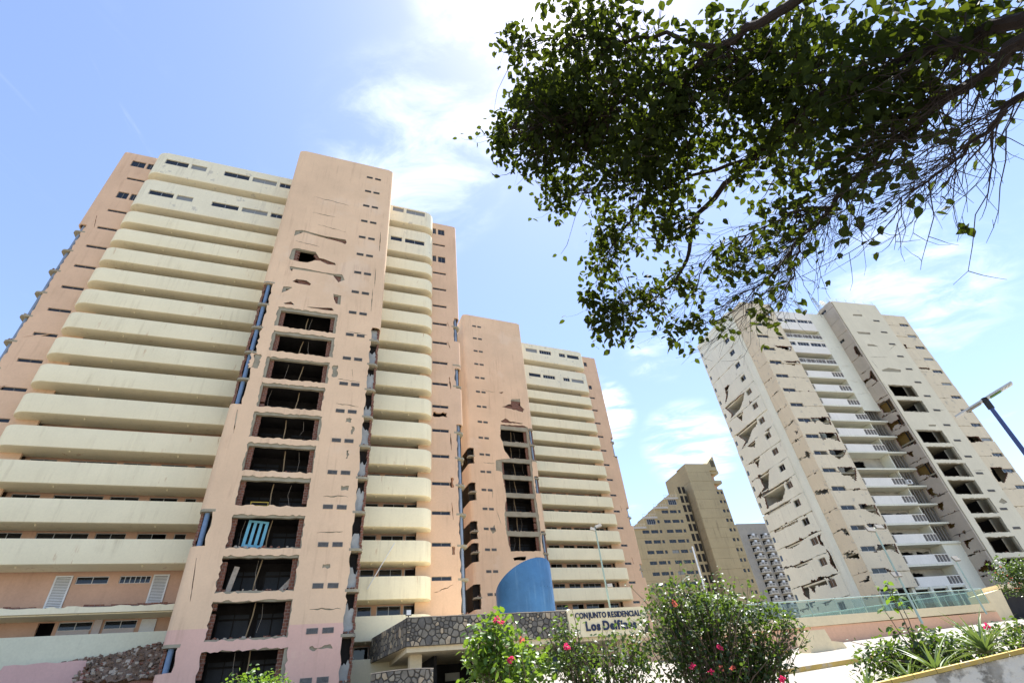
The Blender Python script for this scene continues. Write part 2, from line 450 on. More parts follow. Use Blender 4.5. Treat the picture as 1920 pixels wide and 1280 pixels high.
def edge_ruin(root, sg, P, s_edge, dr, y0, zones, z_col, pipe_m, brick=True, g=rnd, pale=False):
    """what shows where a corner has dropped off: slab collars, a steel pipe, brick and a duct backed near-black for its shade"""
    for a, b in zones:
        d = MB(); d.mat(0)
        x0, x1 = sorted((s_edge - dr * .95, s_edge - dr * .12))
        d.box(*sorted((sg * x0, sg * x1)), y0 + .85, y0 + .95, P(0, 0, a)[2] - .1, P(0, 0, b)[2] + .1)
        d.build('duct_back', ['interior_shade'], root)  # dark sheet, the shade of the gap is its colour
        if pale:
            k = z_col + .22
            while k < b:
                if k > a - .5:
                    n_ = 7; h = g.uniform(1.0, 1.9); top = [(x0 + (x1 - x0) * i / n_, min(b, k + h + g.uniform(-.35, .25))) for i in range(n_ + 1)]
                    MB().prism([(sg * x0, P(0, 0, k)[2]), (sg * x1, P(0, 0, k)[2])] + [(sg * p[0], P(0, 0, p[1])[2]) for p in top[::-1]], lambda p: (p[0], y0 + .5, p[1]), lambda p: (p[0], y0 + .58, p[1])).build('torn_lining', ['duct_grey'], root)
                k += FL
        if pipe_m:
            p = MB().tube([P(s_edge - dr * .5, y0 + .42, a - .1), P(s_edge - dr * .5, y0 + .42, b + .1)], .17, 12)
            p.build('pipe', [pipe_m], root, smooth=True)
        if brick:
            xa, xb = sorted((s_edge - dr * .08, s_edge - dr * .26))
            q = MB(); z = a
            while z < b:
                h = min(g.uniform(.15, .3), b - z); e = g.uniform(-.05, .04)
                q.box(*sorted((sg * xa + e, sg * xb + e)), y0 + .42 + e, y0 + .8, P(0, 0, z)[2], P(0, 0, z + h)[2] - .01); z += h
            stuff(q.build('brick_edge', ['brick'], root))
    k = z_col
    while k < 60:
        if any(a - .3 < k < b + .3 for a, b in zones):
            c = MB(); cx, cy, r = s_edge - dr * .38, y0 + .36, .37
            pl = [(s_edge - dr * 1.0, y0 + .9), (s_edge - dr * 1.0, cy - r)] + ([(cx + dr * r * math.sin(R(t)), cy - r * math.cos(R(t))) for t in range(0, 91, 15)]) + [(cx + dr * r, y0 + .9)]
            c.prism([(sg * p[0], p[1]) for p in pl], lambda p: (p[0], p[1], P(0, 0, k)[2]), lambda p: (p[0], p[1], P(0, 0, k + .18)[2]))
            c.build('slab_collar', ['concrete'], root)
            if g.random() < .6:
                d = MB(); chunks(d, 7, ((sg * (s_edge - dr * .55) - .3, sg * (s_edge - dr * .55) + .3), (y0 + .05, y0 + .4), (P(0, 0, k + .22)[2], P(0, 0, k + .24)[2])), .2, g, (0, 1))
                stuff(d.build('debris', ['rubble_pale', 'brick'], root))
        k += FL

pm('duct_grey', (.42, .43, .41), var=.2, scale=.8, streak=.5)
VENT = None
def vent_mesh():
    global VENT
    if VENT is None:
        b = MB(); w, h = .72, .34
        b.mat(0).box(0, w, -.03, .01, 0, .03).box(0, w, -.03, .01, h - .03, h).box(0, .03, -.03, .01, .03, h - .03).box(w - .03, w, -.03, .01, .03, h - .03)
        b.mat(1).box(.03, w - .03, -.006, .004, .03, h - .03); b.mat(2)
        for i in range(5):
            z = .05 + i * .055; b.add([(.03, -.024, z), (w - .03, -.024, z), (w - .03, -.008, z + .03), (.03, -.008, z + .03)], [(0, 1, 2, 3)])
        VENT = b.mesh('vent', ['vent_slat', 'vent_dark', 'vent_slat'], recalc=False)
    return VENT
def balcony_mesh(key, s0, s1, sg, gre=False):
    """tray balcony from s0 at the stair core to a rounded outer end at s1"""
    k = ('balc', key)
    if k not in _shared:
        d = 1 if s1 > s0 else -1; r = 1.1; cx = s1 - d * r
        prof = [(0, 1.65), (0, .07), (.02, .02), (.07, 0), (.42, 0), (1.95, 0), (1.95, .5), (.16, .5), (.16, 1.62)]
        path = [(sg * s0, 3.4, 0, 1, 1.95), (sg * cx, 3.4, 0, 1, 1.95)]
        for t in range(0, 91, 10):
            nx, ny = -d * math.sin(R(t)), math.cos(R(t)); path.append((sg * (cx - nx * r), 4.5 - ny * r, sg * nx, ny, r))
        path.append((sg * s1, 5.48, sg * -d, 0, r))
        b = MB().sweep(path, prof)
        n = max(2, int(abs(s1 - s0) / 6.5))
        for i in range(n):
            x = s0 + (cx - s0) * (i + .5) / n; b.tube([(sg * x, 3.95, .02), (sg * x, 3.9, -.1)], .05, 6)
        _shared[k] = b.mesh('balcony', ['cream_paint'], smooth=True)
    return _shared[k]
def enclosed_row(root, sg, P, s0, s1, z0, z1, wins):
    """a closed storey with strip windows and a rounded outer end; wins: (s from, s to, z from, z to, panes)"""
    d = 1 if s1 > s0 else -1; r = 1.1; cx = s1 - d * r; b = MB(); h0 = P(0, 0, z0)[2]; H = z1 - z0
    nose = [(0, .42), (0, .09), (.025, .025), (.09, 0), (1.95, 0), (1.95, .42)]
    full = [(0, H - .06), (0, .42)] + nose[1:-1] + [(1.95, H), (.06, H)]
    path = [(sg * s0, 3.4, 0, 1, 1.95), (sg * cx, 3.4, 0, 1, 1.95)]
    q = MB().sweep(path, [(o, z + h0) for o, z in nose]); b.add(q.v, q.f)
    pa = []
    for t in range(0, 91, 10):
        nx, ny = -d * math.sin(R(t)), math.cos(R(t)); pa.append((sg * (cx - nx * r), 4.5 - ny * r, sg * nx, ny, r))
    pa.append((sg * s1, 5.48, sg * -d, 0, r))
    q = MB().sweep(pa, [(o, z + h0) for o, z in full]); b.add(q.v, q.f)
    xa, xb = sorted((sg * s0, sg * cx))
    holes = [rect(*sorted((sg * w[0], sg * w[1])), P(0, 0, w[2])[2], P(0, 0, w[3])[2]) for w in wins]
    b.panel(rect(xa, xb, h0 + .42, h0 + H), holes, lambda p: (p[0], 3.4, p[1]), lambda p: (p[0], 3.62, p[1]))
    b.box(xa, xb, 3.62, 5.4, h0 + H - .2, h0 + H - .01)
    b.build('storey', ['cream_weathered'], root, smooth=True)
    for w in wins:
        x0, x1 = sorted((sg * w[0], sg * w[1])); window(root, x0, 3.5, P(0, 0, w[2])[2], x1 - x0, w[3] - w[2], w[4], 'alu_frame', glass='pale_glass' if rnd.random() < .2 else None)
    MB().box(xa, xb, 4.9, 5.0, h0 + .42, h0 + H - .2).build('inner_wall', ['interior_shade'], root)

def tower(root, sg, zo, zb, T):
    g = random.Random(T['seed'])
    P = lambda s, y, z: (sg * s, y, z + zo - zb)
    X = lambda p, y: P(p[0], y, p[1])
    lo = zb - zo - .6; hi = 59.4
    lz, rz = T['long_zones'], T['short_zones']
    # --- rendered skin of the stair core
    left = slab_edge(lz, -4.72, -5.15, lo, hi - .45, g); right = slab_edge(rz, 4.78, 5.2, lo, hi - .45, g)
    outer = [p for p in right] + [(5.2, hi - .12), (5.05, hi), (-5.0, hi), (-5.15, hi - .12)] + left[::-1]
    holes = list(T['skin_holes'])
    b = MB(); b.mat(0).panel(outer, holes, lambda p: X(p, 0), lambda p: X(p, .07), edge=1)
    for zs, s0, d in ((lz, -5.15, -1), (rz, 5.2, 1)):
        for a, c in complement(zs, lo, hi - .1):
            o = [(s0 + d * .45 * math.sin(R(t)), .45 - .45 * math.cos(R(t))) for t in range(0, 91, 10)] + [(s0 + d * .45, 5.4)]
            i = [(s0 + d * .37 * math.sin(R(t)), .45 - .37 * math.cos(R(t))) for t in range(0, 91, 10)] + [(s0 + d * .37, 5.4)]
            pl = o + i[::-1]
            top = c + g.uniform(-.05, .05) if c < hi - 1 else c
            b.prism(pl, lambda p: P(p[0], p[1], a), lambda p: P(p[0], p[1], top))
    b.box(*sorted((sg * -5.5, sg * 5.5)), .1, 6.4, P(0, 0, hi - .3)[2], P(0, 0, hi - .12)[2])
    b.build('core_wall', ['peach_plaster', 'raw_concrete'], root, smooth=True)
    # --- concrete frame behind the skin, one bay of openings
    ow = T['bay']; nf = 20
    bays = []
    for k in range(nf):
        z0 = 4.63 + FL * k
        if z0 + 2.1 < hi - 1: bays.append((k, z0, z0 + 2.08))
    fr = MB(); hs = [rough(rect(ow[0], ow[1], z0, z1), .035, .5, g) for k, z0, z1 in bays if k in T['open'] or k in T['crack']]
    fr.panel(rect(-4.7, 4.75, lo, hi - 1.2), hs, lambda p: X(p, .085), lambda p: X(p, .36))
    fr.build('core_frame', ['concrete'], root)
    for k, z0, z1 in bays:
        if k in T['crack']:
            q = MB(); z = z0 + .03; row = 0
            while z < z1 - .12:
                s = ow[0] + .02 - (.15 if row % 2 else 0)
                while s < ow[1]:
                    if not T['gap'](s, z) and g.random() > .05:
                        e = g.uniform(-.03, .03); q.box(*sorted((sg * max(s, ow[0] + .01), sg * min(s + .29, ow[1] - .01))), .16 + e, .32, P(0, 0, z)[2], P(0, 0, z + .185)[2])
                    s += .3
                z += .2; row += 1
            stuff(q.build('brick_infill', ['brick'], root))
        if k not in T['open'] and k not in T['dark']: continue
        za, zb_ = P(0, 0, z0)[2], P(0, 0, z1)[2]
        for e, (a, c) in enumerate(((ow[0] - .05, ow[0] + .36), (ow[1] - .36, ow[1] + .05))):
            q = MB(); z = z0 - .1
            while z < z1 + .05:
                j = g.uniform(-.02, .02); n_ = g.random() < .04
                if not n_: q.box(*sorted((sg * (a + (j if e else 0)), sg * (c + (0 if e else j)))), .37, .62, P(0, 0, z)[2], P(0, 0, z + .19)[2])
                z += .2
            stuff(q.build('brick_pier', ['brick'], root))
        MB().box(*sorted((sg * (ow[0] - .9), sg * (ow[1] + .9))), .37, 3.0, za - .32, za - .02).build('floor_slab', ['interior_shade'], root)  # slab coloured near-black as shade, so its underside does not look lit
        w = (ow[1] - ow[0]) / 2
        for i in range(2):
            x0 = ow[0] + .3 + i * w; x1 = x0 + w - .55
            q = MB().mat(0).box(*sorted((sg * x0, sg * x1)), 2.86, 2.92, za, zb_ - .25).mat(1)
            xm = (x0 + x1) / 2
            for a, c in ((x0 - .1, x0), (xm - .03, xm + .03), (x1, x1 + .1)): q.box(*sorted((sg * a, sg * c)), 2.80, 2.9, za, zb_ - .2)
            q.box(*sorted((sg * x0, sg * x1)), 2.80, 2.9, zb_ - .62, zb_ - .5)
            q.build('lift_door', ['lift_door', 'interior_shade'], root)
        xm = (ow[0] + ow[1]) / 2 + g.uniform(-.2, .5)
        pts = [P(xm + .09 * math.sin(t * 1.1 + k) - .03 * t, 1.0, z0 + 2.2 - t * .75) for t in range(4)]
        MB().tube(pts, .045, 6).build('cable', ['conduit'], root)
        for j in range(1):
            xc = g.uniform(ow[0] + .5, ow[1] - .5); MB().tube([P(xc, .8, z1), P(xc + g.uniform(-.15, .15), .85, z1 - .8), P(xc + g.uniform(-.3, .3), .8, z1 - g.uniform(1.2, 2.0))], .009, 5).build('cable', ['rubble_pale'], root)
        q = MB(); chunks(q, g.randint(14, 26), (sorted((sg * (ow[0] + .2), sg * (ow[1] - .2))), (.12, .6), (za - .02, za)), .24, g, (0, 0, 1)); stuff(q.build('debris', ['brick', 'rubble_pale'], root))
    MB().box(*sorted((sg * (ow[0] - .95), sg * (ow[1] + .95))), 3.0, 3.1, P(0, 0, lo)[2], P(0, 0, hi - 2)[2]).build('shaft_back', ['interior_shade'], root)
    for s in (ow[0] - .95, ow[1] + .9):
        MB().box(*sorted((sg * s, sg * (s + .06))), .37, 3.0, P(0, 0, lo)[2], P(0, 0, hi - 2)[2]).build('shaft_side', ['interior_shade'], root)
    # --- vents, two a floor
    for k in range(20):
        for s in T['vents']:
            o = place('vent', vent_mesh(), root, (sg * s if sg > 0 else sg * s - .72, 0, P(0, 0, 4.66 + FL * k)[2]))
            o.rotation_euler = (0, R(g.uniform(-1.2, 1.2)), 0)
    # --- corners that have dropped off
    edge_ruin(root, sg, P, -5.6, -1, 0, lz, T['col'], T['pipe'], True, g)
    edge_ruin(root, sg, P, 5.65, 1, 0, rz, T['col'] + .1, None, T['short_brick'], g, T['short_brick'])
    # --- balconies
    for side, s0, s1 in (('long', -5.35, -20.7), ('short', 5.4, 11.6)):
        me = balcony_mesh((side, sg), s0, s1, sg)
        for k in range(T['rows'][side][0], 9):
            if (side, k) in T['lost']: continue
            place('balcony', me, root, (0, 0, P(0, 0, 25.35 + FL * k - 1.65)[2]))
        roof = T['roof'][side]
        for a, c, wz in ((54.0, roof, T['wz'][0]), (48.5, 52.75, T['wz'][1])):
            enclosed_row(root, sg, P, s0, s1, a, c, [(w[0], w[1], wz[0], wz[1], w[2]) for w in T['wins'][side]])
        # wall behind the balconies with its windows
        sa, sb = sorted((s0, s1 - (1 if s1 > 0 else -1) * .7)); wh = []
        for k in range(T['rows'][side][0], 9):
            zt = 25.35 + FL * k
            for w in T['recess'][side]:
                if (side, k) in T['special']: continue
                wh.append((w, zt - .2, zt + 1.03, k))
        sp = T['special_wins'] if side == 'long' else []
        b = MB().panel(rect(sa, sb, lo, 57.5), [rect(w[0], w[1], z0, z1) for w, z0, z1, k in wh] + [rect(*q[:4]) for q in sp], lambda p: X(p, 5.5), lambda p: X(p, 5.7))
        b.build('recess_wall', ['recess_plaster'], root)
        for w, z0, z1, k in wh:
            x0, x1 = sorted((sg * w[0], sg * w[1])); window(root, x0, 5.56, P(0, 0, z0)[2], x1 - x0, z1 - z0, w[2], 'alu_frame', skip={g.randrange(3)} if g.random() < .25 else None)
        MB().box(*sorted((sg * sa, sg * sb)), 7.2, 7.3, P(0, 0, lo)[2], P(0, 0, 57.4)[2]).build('inner_wall', ['interior_shade'], root)
    # --- end wings with slit windows
    for side, s_in, s_out, top in (('long', -19.2, -24.4, T['wing_top'][0]), ('short', 10.4, 15.0, T['wing_top'][1])):
        d = 1 if s_out > 0 else -1; zs = T['wing_zones'][side]
        lohi = slab_edge(zs, s_out - d * .75, s_out - d * .45, lo, top - .3, g)
        oth = [(s_in, lo), (s_in, top)]
        outer = lohi + [(s_out - d * .5, top)] + oth[::-1]
        hs = [rect(*sorted(q[:2]), *q[2:4]) for q in T['slits'][side]]
        b = MB().mat(0).panel(outer, hs + T['wing_holes'][side], lambda p: X(p, 4.8), lambda p: X(p, 5.0), edge=0)
        for a, c in complement(zs, lo, top):
            s0 = s_out - d * .45
            o = [(s0 + d * .45 * math.sin(R(t)), 5.25 - .45 * math.cos(R(t))) for t in range(0, 91, 15)] + [(s0 + d * .45, 16)]
            i = [(s0 + d * .33 * math.sin(R(t)), 5.25 - .33 * math.cos(R(t))) for t in range(0, 91, 15)] + [(s0 + d * .33, 16)]
            b.prism(o + i[::-1], lambda p: P(p[0], p[1], a), lambda p: P(p[0], p[1], c))
        b.box(*sorted((sg * s_in, sg * (s_out - d * .4))), 5.0, 16, P(0, 0, top - .25)[2], P(0, 0, top - .02)[2])
        b.build('wing_wall', ['wing_plaster', 'raw_concrete'], root, smooth=True)
        edge_ruin(root, sg, P, s_out, d, 4.8, zs, T['col'] - 1.0, 'steel_pipe', False, g)
        MB().box(*sorted((sg * s_in, sg * (s_out - d * 1.2))), 5.5, 5.6, P(0, 0, lo)[2], P(0, 0, top - .4)[2]).build('inner_wall', ['interior_shade'], root)
        for q in T['slits'][side]:
            x0, x1 = sorted((sg * q[0], sg * q[1])); window(root, x0, 4.88, P(0, 0, q[2])[2], x1 - x0, q[3] - q[2], 2, 'vent_slat')
    MB().box(*sorted((sg * -24.0, sg * 14.6)), 15.9, 16.1, P(0, 0, lo)[2], P(0, 0, 56)[2]).build('rear_wall', ['wing_plaster'], root)
    MB().box(*sorted((sg * -19.2, sg * 10.4)), 5.5, 16, P(0, 0, 56.2)[2], P(0, 0, 56.5)[2]).build('roof', ['concrete'], root)

def wing_slits(sa, sb, lo_k, hi_z=48.07, sq=()):
    out = []; z = hi_z
    while z > lo_k:
        out.append((sa, sb, z, z + .34)); z -= FL
    return out + list(sq)
AC = 2.3       # the core's centre lies this far left of the point facing the camera
A_SMALL = {'s0': [(-6.25, 44.24), (-6.24, 45.11), (-5.65, 45.36), (-3.39, 45.07), (-1.18, 45.11), (-0.99, 44.72), (-1.11, 44.4), (-1.55, 44.56), (-3.36, 44.81), (-5.42, 45.09), (-6.13, 44.35)], 'o1': [(-6.2, 40.98), (-6.08, 42.33), (-5.76, 42.52), (-3.88, 42.44), (-3.42, 41.66), (-2.97, 41.64), (-1.85, 41.32), (-1.72, 41.04), (-2.52, 40.94), (-3.28, 41.29), (-3.81, 41.22), (-4.44, 40.73), (-5.13, 40.69), (-6.1, 40.77)], 's2': [(-5.96, 39.83), (-4.32, 39.84), (-2.91, 39.72), (-1.67, 39.76), (-0.96, 39.86), (-0.66, 39.15), (-1.2, 38.7), (-1.51, 39.08), (-1.82, 39.53), (-3.25, 39.6), (-4.63, 39.55), (-5.64, 39.52), (-5.63, 39.2), (-5.88, 39.4)], 'p3': [(-5.39, 37.87), (-5.11, 38.27), (-4.18, 38.27), (-3.71, 37.94), (-3.76, 37.68), (-4.77, 37.7), (-5.12, 37.75)], 's4': [(-6.1, 36.2), (-6.08, 37.04), (-5.76, 37.11), (-5.27, 37.1), (-5.61, 36.67), (-5.96, 36.35)], 's5': [(-1.5, 37.07), (-0.75, 36.98), (-0.71, 35.77), (-1.15, 35.86), (-1.37, 36.36)], 's6': [(-5.74, 34.99), (-5.14, 35.29), (-4.77, 34.96), (-5.01, 34.93), (-5.57, 34.88)], 's7': [(-3.71, 34.94), (-2.16, 35.1), (-1.41, 35.22), (-1.21, 34.9), (-1.97, 34.85), (-3.29, 34.86)]}
g_ = random.Random(3)
def shift(poly, f): return [f(p) for p in poly]
skinA = [shift(rough(v, .025, .3, g_), lambda p: (p[0] + AC, p[1])) for v in A_SMALL.values()]
bigA = [(-6.08, -.83, 32.25, 34.42), (-5.96, -.83, 29.5, 31.62), (-5.93, -.87, 26.7, 28.75), (-5.9, -.95, 23.95, 26.1), (-5.85, -.9, 21.2, 23.32), (-5.86, -.94, 18.48, 20.62), (-5.75, -1.02, 15.85, 17.88), (-5.7, -1.03, 12.88, 15.05), (-5.67, -.98, 10.1, 12.25), (-5.67, -.97, 7.36, 9.45), (-5.58, -.8, 4.7, 6.68)]
for a, c, z0, z1 in bigA:
    e = [g_.uniform(.0, .2) * g_.random() for _ in range(4)]
    skinA.append(rough(rect(a + AC - e[0], c + AC + e[1] * .8, z0 - e[2] * .35 - .06, z1 + e[3] * .45 + .04), .075, .22, g_))
# smaller knocks and patches of lost render beside the vents
for u, z, w, h in ((1.3, 23.2, .5, .35), (1.7, 22.3, .2, .7), (1.5, 20.1, .18, .7), (1.6, 17.3, .55, .4), (.9, 11.6, .5, .22), (1.2, 6.6, 1.4, .16), (-6.9, 28.2, .75, 1.5), (-.35, 28.0, .4, 1.2)):
    skinA.append(rough(rect(u + AC - w / 2, u + AC + w / 2, z - h / 2, z + h / 2), .1, .16, g_))
# hairline cracks: slots a finger wide along the floor lines and between vents
def crack(s0, s1, z0, z1, w=.038, g=g_):
    n = max(3, int(math.hypot(s1 - s0, z1 - z0) / .25)); up_, dn = [], []
    for i in range(n + 1):
        t = i / n; a = w * (.3 + .7 * math.sin(math.pi * t)) * g.uniform(.4, 1.5); s = s0 + (s1 - s0) * t; z = z0 + (z1 - z0) * t + g.uniform(-.05, .05)
        if abs(s1 - s0) > abs(z1 - z0): up_.append((s, z + a)); dn.append((s, z - a))
        else: up_.append((s + a, z)); dn.append((s - a, z))
    return up_ + dn[::-1]
for q in ((-5.2, -1.4, 51.2, 50.9), (-5.0, -2.6, 48.5, 48.4), (-4.2, -1.2, 46.7, 46.3), (-6.0, -3.6, 43.6, 43.3), (.3, 2.1, 32.6, 32.5), (.0, 1.9, 27.2, 27.1), (.1, 2.0, 24.7, 24.6), (.0, 1.8, 13.9, 13.95), (.1, 1.9, 16.6, 16.65), (-7.05, -7.2, 21.3, 23.4), (-7.0, -7.3, 9.6, 12.2), (.2, 2.2, 8.9, 8.85), (1.1, 1.2, 28.4, 27.6), (2.45, 2.5, 47.4, 44.2), (2.3, 2.35, 41.5, 38.9), (2.2, 2.25, 38.5, 35.5)):
    skinA.append(crack(q[0] + AC, q[1] + AC, q[2], q[3]))
recess = {'long': [(-18.9, -17.2, 2), (-16.4, -13.3, 3), (-12.9, -11.0, 2), (-10.3, -8.4, 2), (-7.9, -7.1, 1)], 'short': [(6.0, 7.1, 1), (7.5, 9.4, 2), (9.6, 10.5, 1)]}
TA_ = dict(seed=11, long_zones=[(5.75, 7.05), (12.95, 15.4), (23.9, 37.2)], short_zones=[(2.6, 33.5)], skin_holes=skinA, bay=(-3.5, 1.3), open=set(range(0, 11)), crack={11, 12, 13, 14}, dark={13}, gap=lambda s, z: 40.6 < z < 42.3 and -3.2 < s < -1.7,
    vents=(2.47, 3.46), col=4.3, pipe='blue_steel', short_brick=True, rows={'long': (-6, 9), 'short': (-7, 9)}, lost={('long', -5), ('long', -6)}, special={('long', -5), ('long', -6)},
    roof={'long': 57.85, 'short': 56.95}, wz=((55.9, 56.75), (50.3, 51.05)), recess=recess,
    wins={'long': [(-20.05 + .6, -17.15, 2), (-16.85, -15.3, 1), (-13.45, -10.75, 2), (-10.4, -7.75, 2), (-7.4, -6.15, 2)], 'short': [(6.2, 7.6, 1), (7.95, 10.4, 2)]},
    special_wins=[(-14.3 + .1, -13.2, 10.3, 12.5), (-13.0, -11.1, 11.95, 12.45), (-10.45, -8.55, 11.95, 12.45), (-8.4, -7.4, 10.3, 12.5), (-14.1, -13.2, 7.6, 9.62), (-13.0, -11.1, 9.1, 9.62), (-10.45, -8.55, 9.1, 9.62), (-8.3, -7.4, 7.6, 9.62)],
    wing_top=(58.25, 56.8), slits={'long': wing_slits(-22.7, -21.0, 8, 48.07, [(-23.1, -21.75, 55.97, 57.0), (-21.55, -20.9, 55.97, 57.0), (-22.7, -21.7, 50.35, 51.4), (-21.5, -20.9, 50.35, 51.4), (-22.7, -21.0, 53.6, 53.95)]), 'short': wing_slits(11.75, 13.45, 10, 47.2, [(12.45, 13.35, 54.6, 55.7), (11.75, 12.2, 54.6, 55.7), (12.45, 13.4, 49.35, 50.43), (11.75, 12.2, 49.35, 50.43), (11.75, 13.4, 52.4, 52.74)])},
    wing_holes={'long': [crack(-23.3, -22.9, 47.2, 45.3, .04), crack(-23.2, -21.6, 31.3, 31.9), rough(rect(-23.5, -22.9, 24.4, 25.4), .12, .2, g_), crack(-23.6, -22.3, 26.2, 26.6, .04)], 'short': [crack(13.5, 13.75, 39.6, 38.6, .05), crack(13.5, 13.75, 36.8, 35.8, .05), crack(13.6, 13.75, 32.0, 30.4, .06), rough(rect(13.52, 13.8, 19.6, 20.6), .06, .2, g_), crack(13.6, 13.7, 18.2, 16.6, .05), rough(rect(13.55, 13.8, 13.6, 14.3), .06, .15, g_), crack(11.9, 13.6, 10.6, 11.2, .03), crack(13.6, 13.68, 25.2, 23.3, .05), rough(rect(11.8, 13.3, 27.0, 27.5), .1, .2, g_)]},
    wing_zones={'long': [(9, 22), (23.5, 45.6)], 'short': [(8, 26.3), (30.6, 33.2), (36.9, 40.4)]})
TWA = facade('apartment_tower', 'nearest peach apartment tower with long cream balconies left of its stair core', 'apartment tower', 66.9, 40, -AC, 3.4, 'peach apartment towers')
tower(TWA, 1, 0, 3.4, TA_)

# tower A extras: the storeys at the bottom left where the parapet has come down
def a_low():
    P = lambda u, y, z: (u + AC, y, z - 3.4)
    b = MB(); pts = []
    x = -23.0
    top = []
    g = random.Random(5)
    while x < -7.7: top.append((x + AC, 10.12 - 3.4 + g.uniform(-.05, .05) - (0 if g.random() > .1 else .1))); x += g.uniform(.2, .6)
    b.prism([(-23.0 + AC, 9.75 - 3.4), (-7.75 + AC, 9.75 - 3.4)] + [p for p in top[::-1]], lambda p: (p[0], 3.4, p[1]), lambda p: (p[0], 3.62, p[1]))
    b.box(-23.0 + AC, -7.75 + AC, 3.62, 5.5, 6.28, 6.72)
    b.build('broken_balcony', ['cream_paint'], TWA)
    b = MB(); k = -18.0
    for i in range(26):
        w = g.uniform(.25, .5)
        if k > -8.3: break
        if not (-16.6 < k < -13.8): b.box(k + AC, k + w + AC, 3.75 + g.uniform(0, .1), 3.95, 6.72, 6.72 + g.uniform(.08, .22))
        k += w + .02
    stuff(b.build('brick_course', ['brick'], TWA))
    # lowest tray balcony, its front still up
    b = MB(); b.box(-23.0 + AC, -7.75 + AC, 3.4, 3.58, 6.85 - 3.4, 8.52 - 3.4); b.box(-23.0 + AC, -7.75 + AC, 3.58, 5.5, 6.85 - 3.4, 7.4 - 3.4)
    b.build('balcony', ['green_cream'], TWA)
    # louvred doors, plain doors and windows
    for u0, u1, z0, z1, kind in ((-16.5, -15.5, 10.3, 12.5, 'l'), (-10.7, -9.7, 10.3, 12.5, 'l'), (-16.4, -15.5, 7.6, 9.62, 'o'), (-10.6, -9.7, 7.6, 9.62, 'd')):
        if kind == 'o': continue
        q = MB(); w = u1 - u0; h = z1 - z0
        q.mat(0).box(0, w, 0, .05, 0, .1).box(0, w, 0, .05, h - .1, h).box(0, .1, 0, .05, .1, h - .1).box(w - .1, w, 0, .05, .1, h - .1)
        if kind == 'l':
            n = 20
            for i in range(n):
                z = .12 + (h - .24) * i / n; q.add([(.1, .005, z), (w - .1, .005, z), (w - .1, .04, z + .07), (.1, .04, z + .07)], [(0, 1, 2, 3)])
            q.mat(1).box(.1, w - .1, .045, .055, .1, h - .1)
        else: q.box(.1, w - .1, .015, .045, .1, h - .1)
        o = q.build('louvred_door' if kind == 'l' else 'door', ['white_paint', 'vent_slat'], TWA, P(u0, 5.42, z0), recalc=False)
    for u0, u1, z0, z1, n in ((-15.3, -13.4, 11.95, 12.45, 2), (-12.75, -10.85, 11.95, 12.45, 6), (-15.3, -13.4, 9.1, 9.62, 2), (-12.75, -10.85, 9.1, 9.62, 2)):
        window(TWA, u0 + AC, 5.56, z0 - 3.4, u1 - u0, z1 - z0, n, 'white_frame')
    MB().box(-15.25 + AC, -13.45 + AC, 5.44, 5.498, 8.4 - 3.4, 9.08 - 3.4).build('sill_panel', ['lilac_plaster'], TWA)
    MB().box(-12.7 + AC, -10.9 + AC, 5.44, 5.498, 8.4 - 3.4, 9.08 - 3.4).build('sill_panel', ['lilac_plaster'], TWA)
    MB().box(-13.3 + AC, -12.85 + AC, 5.36, 5.498, 7.3 - 3.4, 9.95 - 3.4).build('pilaster', ['lilac_plaster'], TWA)
    # podium wall with a bite out of it
    b = MB(); pl = [(-23, 3.2), (-8.0, 3.2), (-8.0, 5.6), (-9.3, 5.75), (-10.2, 5.45), (-11.0, 5.3), (-11.5, 5.35), (-11.9, 5.55), (-11.95, 6.2), (-12.1, 6.93), (-16.1, 6.9), (-16.5, 5.6), (-16.6, 3.6), (-23, 3.6)]
    b.prism([(p[0] + AC, p[1] - 3.4) for p in rough(pl, .05, .5, g)], lambda p: (p[0], 2.3, p[1]), lambda p: (p[0], 2.55, p[1]))
    pm('rose_plaster', (.62, .40, .36), var=.06, scale=.4, streak=.25, scol=(.4, .24, .2))
    b.build('podium_wall', ['rose_plaster'], TWA)
a_low()

BC = 28.23
mb = lambda poly: [(-(u - BC), z - 1.75) for u, z in poly]
gB = random.Random(9)
skinB = [rough(mb(q), .06, .3, gB) for q in ([(28.16, 39.39), (32.22, 39.62), (32.85, 39.36), (32.9, 36.69), (32.95, 36.34), (32.9, 33.94), (32.73, 31.43), (32.72, 29.04), (32.87, 25.89), (32.88, 23.21), (32.7, 21.5), (32.6, 20.2), (28.0, 20.1), (27.6, 22.5), (27.6, 25.36), (28.09, 27.75), (27.68, 31.46), (26.76, 31.58), (26.89, 33.25), (29.21, 33.72), (28.38, 35.1), (28.2, 36.45), (27.9, 37.42)],
    [(28.63, 42.63), (30.25, 43.38), (30.44, 44.3), (32.06, 44.62), (32.01, 43.27), (32.68, 42.69), (32.3, 42.1), (30.06, 42.48)], [(28.27, 40.0), (29.04, 40.6), (29.8, 40.15), (32.0, 40.05), (32.0, 39.9), (28.4, 39.8)], [(28.25, 45.4), (29.2, 45.6), (28.75, 45.2)],
    [(25.3, 22.9), (25.9, 23.6), (26.1, 22.8), (25.6, 22.4)], [(28.3, 19.3), (30.2, 19.5), (30.1, 19.0), (28.4, 18.9)], [(31.4, 19.3), (32.4, 19.4), (32.3, 19.1)], [(25.6, 15.3), (26.6, 15.8), (27.4, 15.4), (26.4, 14.9)], [(29.0, 17.6), (30.6, 18.1), (30.9, 17.5)])]
skinB += [crack(s, e, z, z2, .03) for s, e, z, z2 in ((2.9, .6, 43.7, 43.5), (3.4, 1.4, 31.0, 30.9), (2.2, 2.3, 26.9, 25.6), (1.8, 1.3, 23.9, 22.0))]
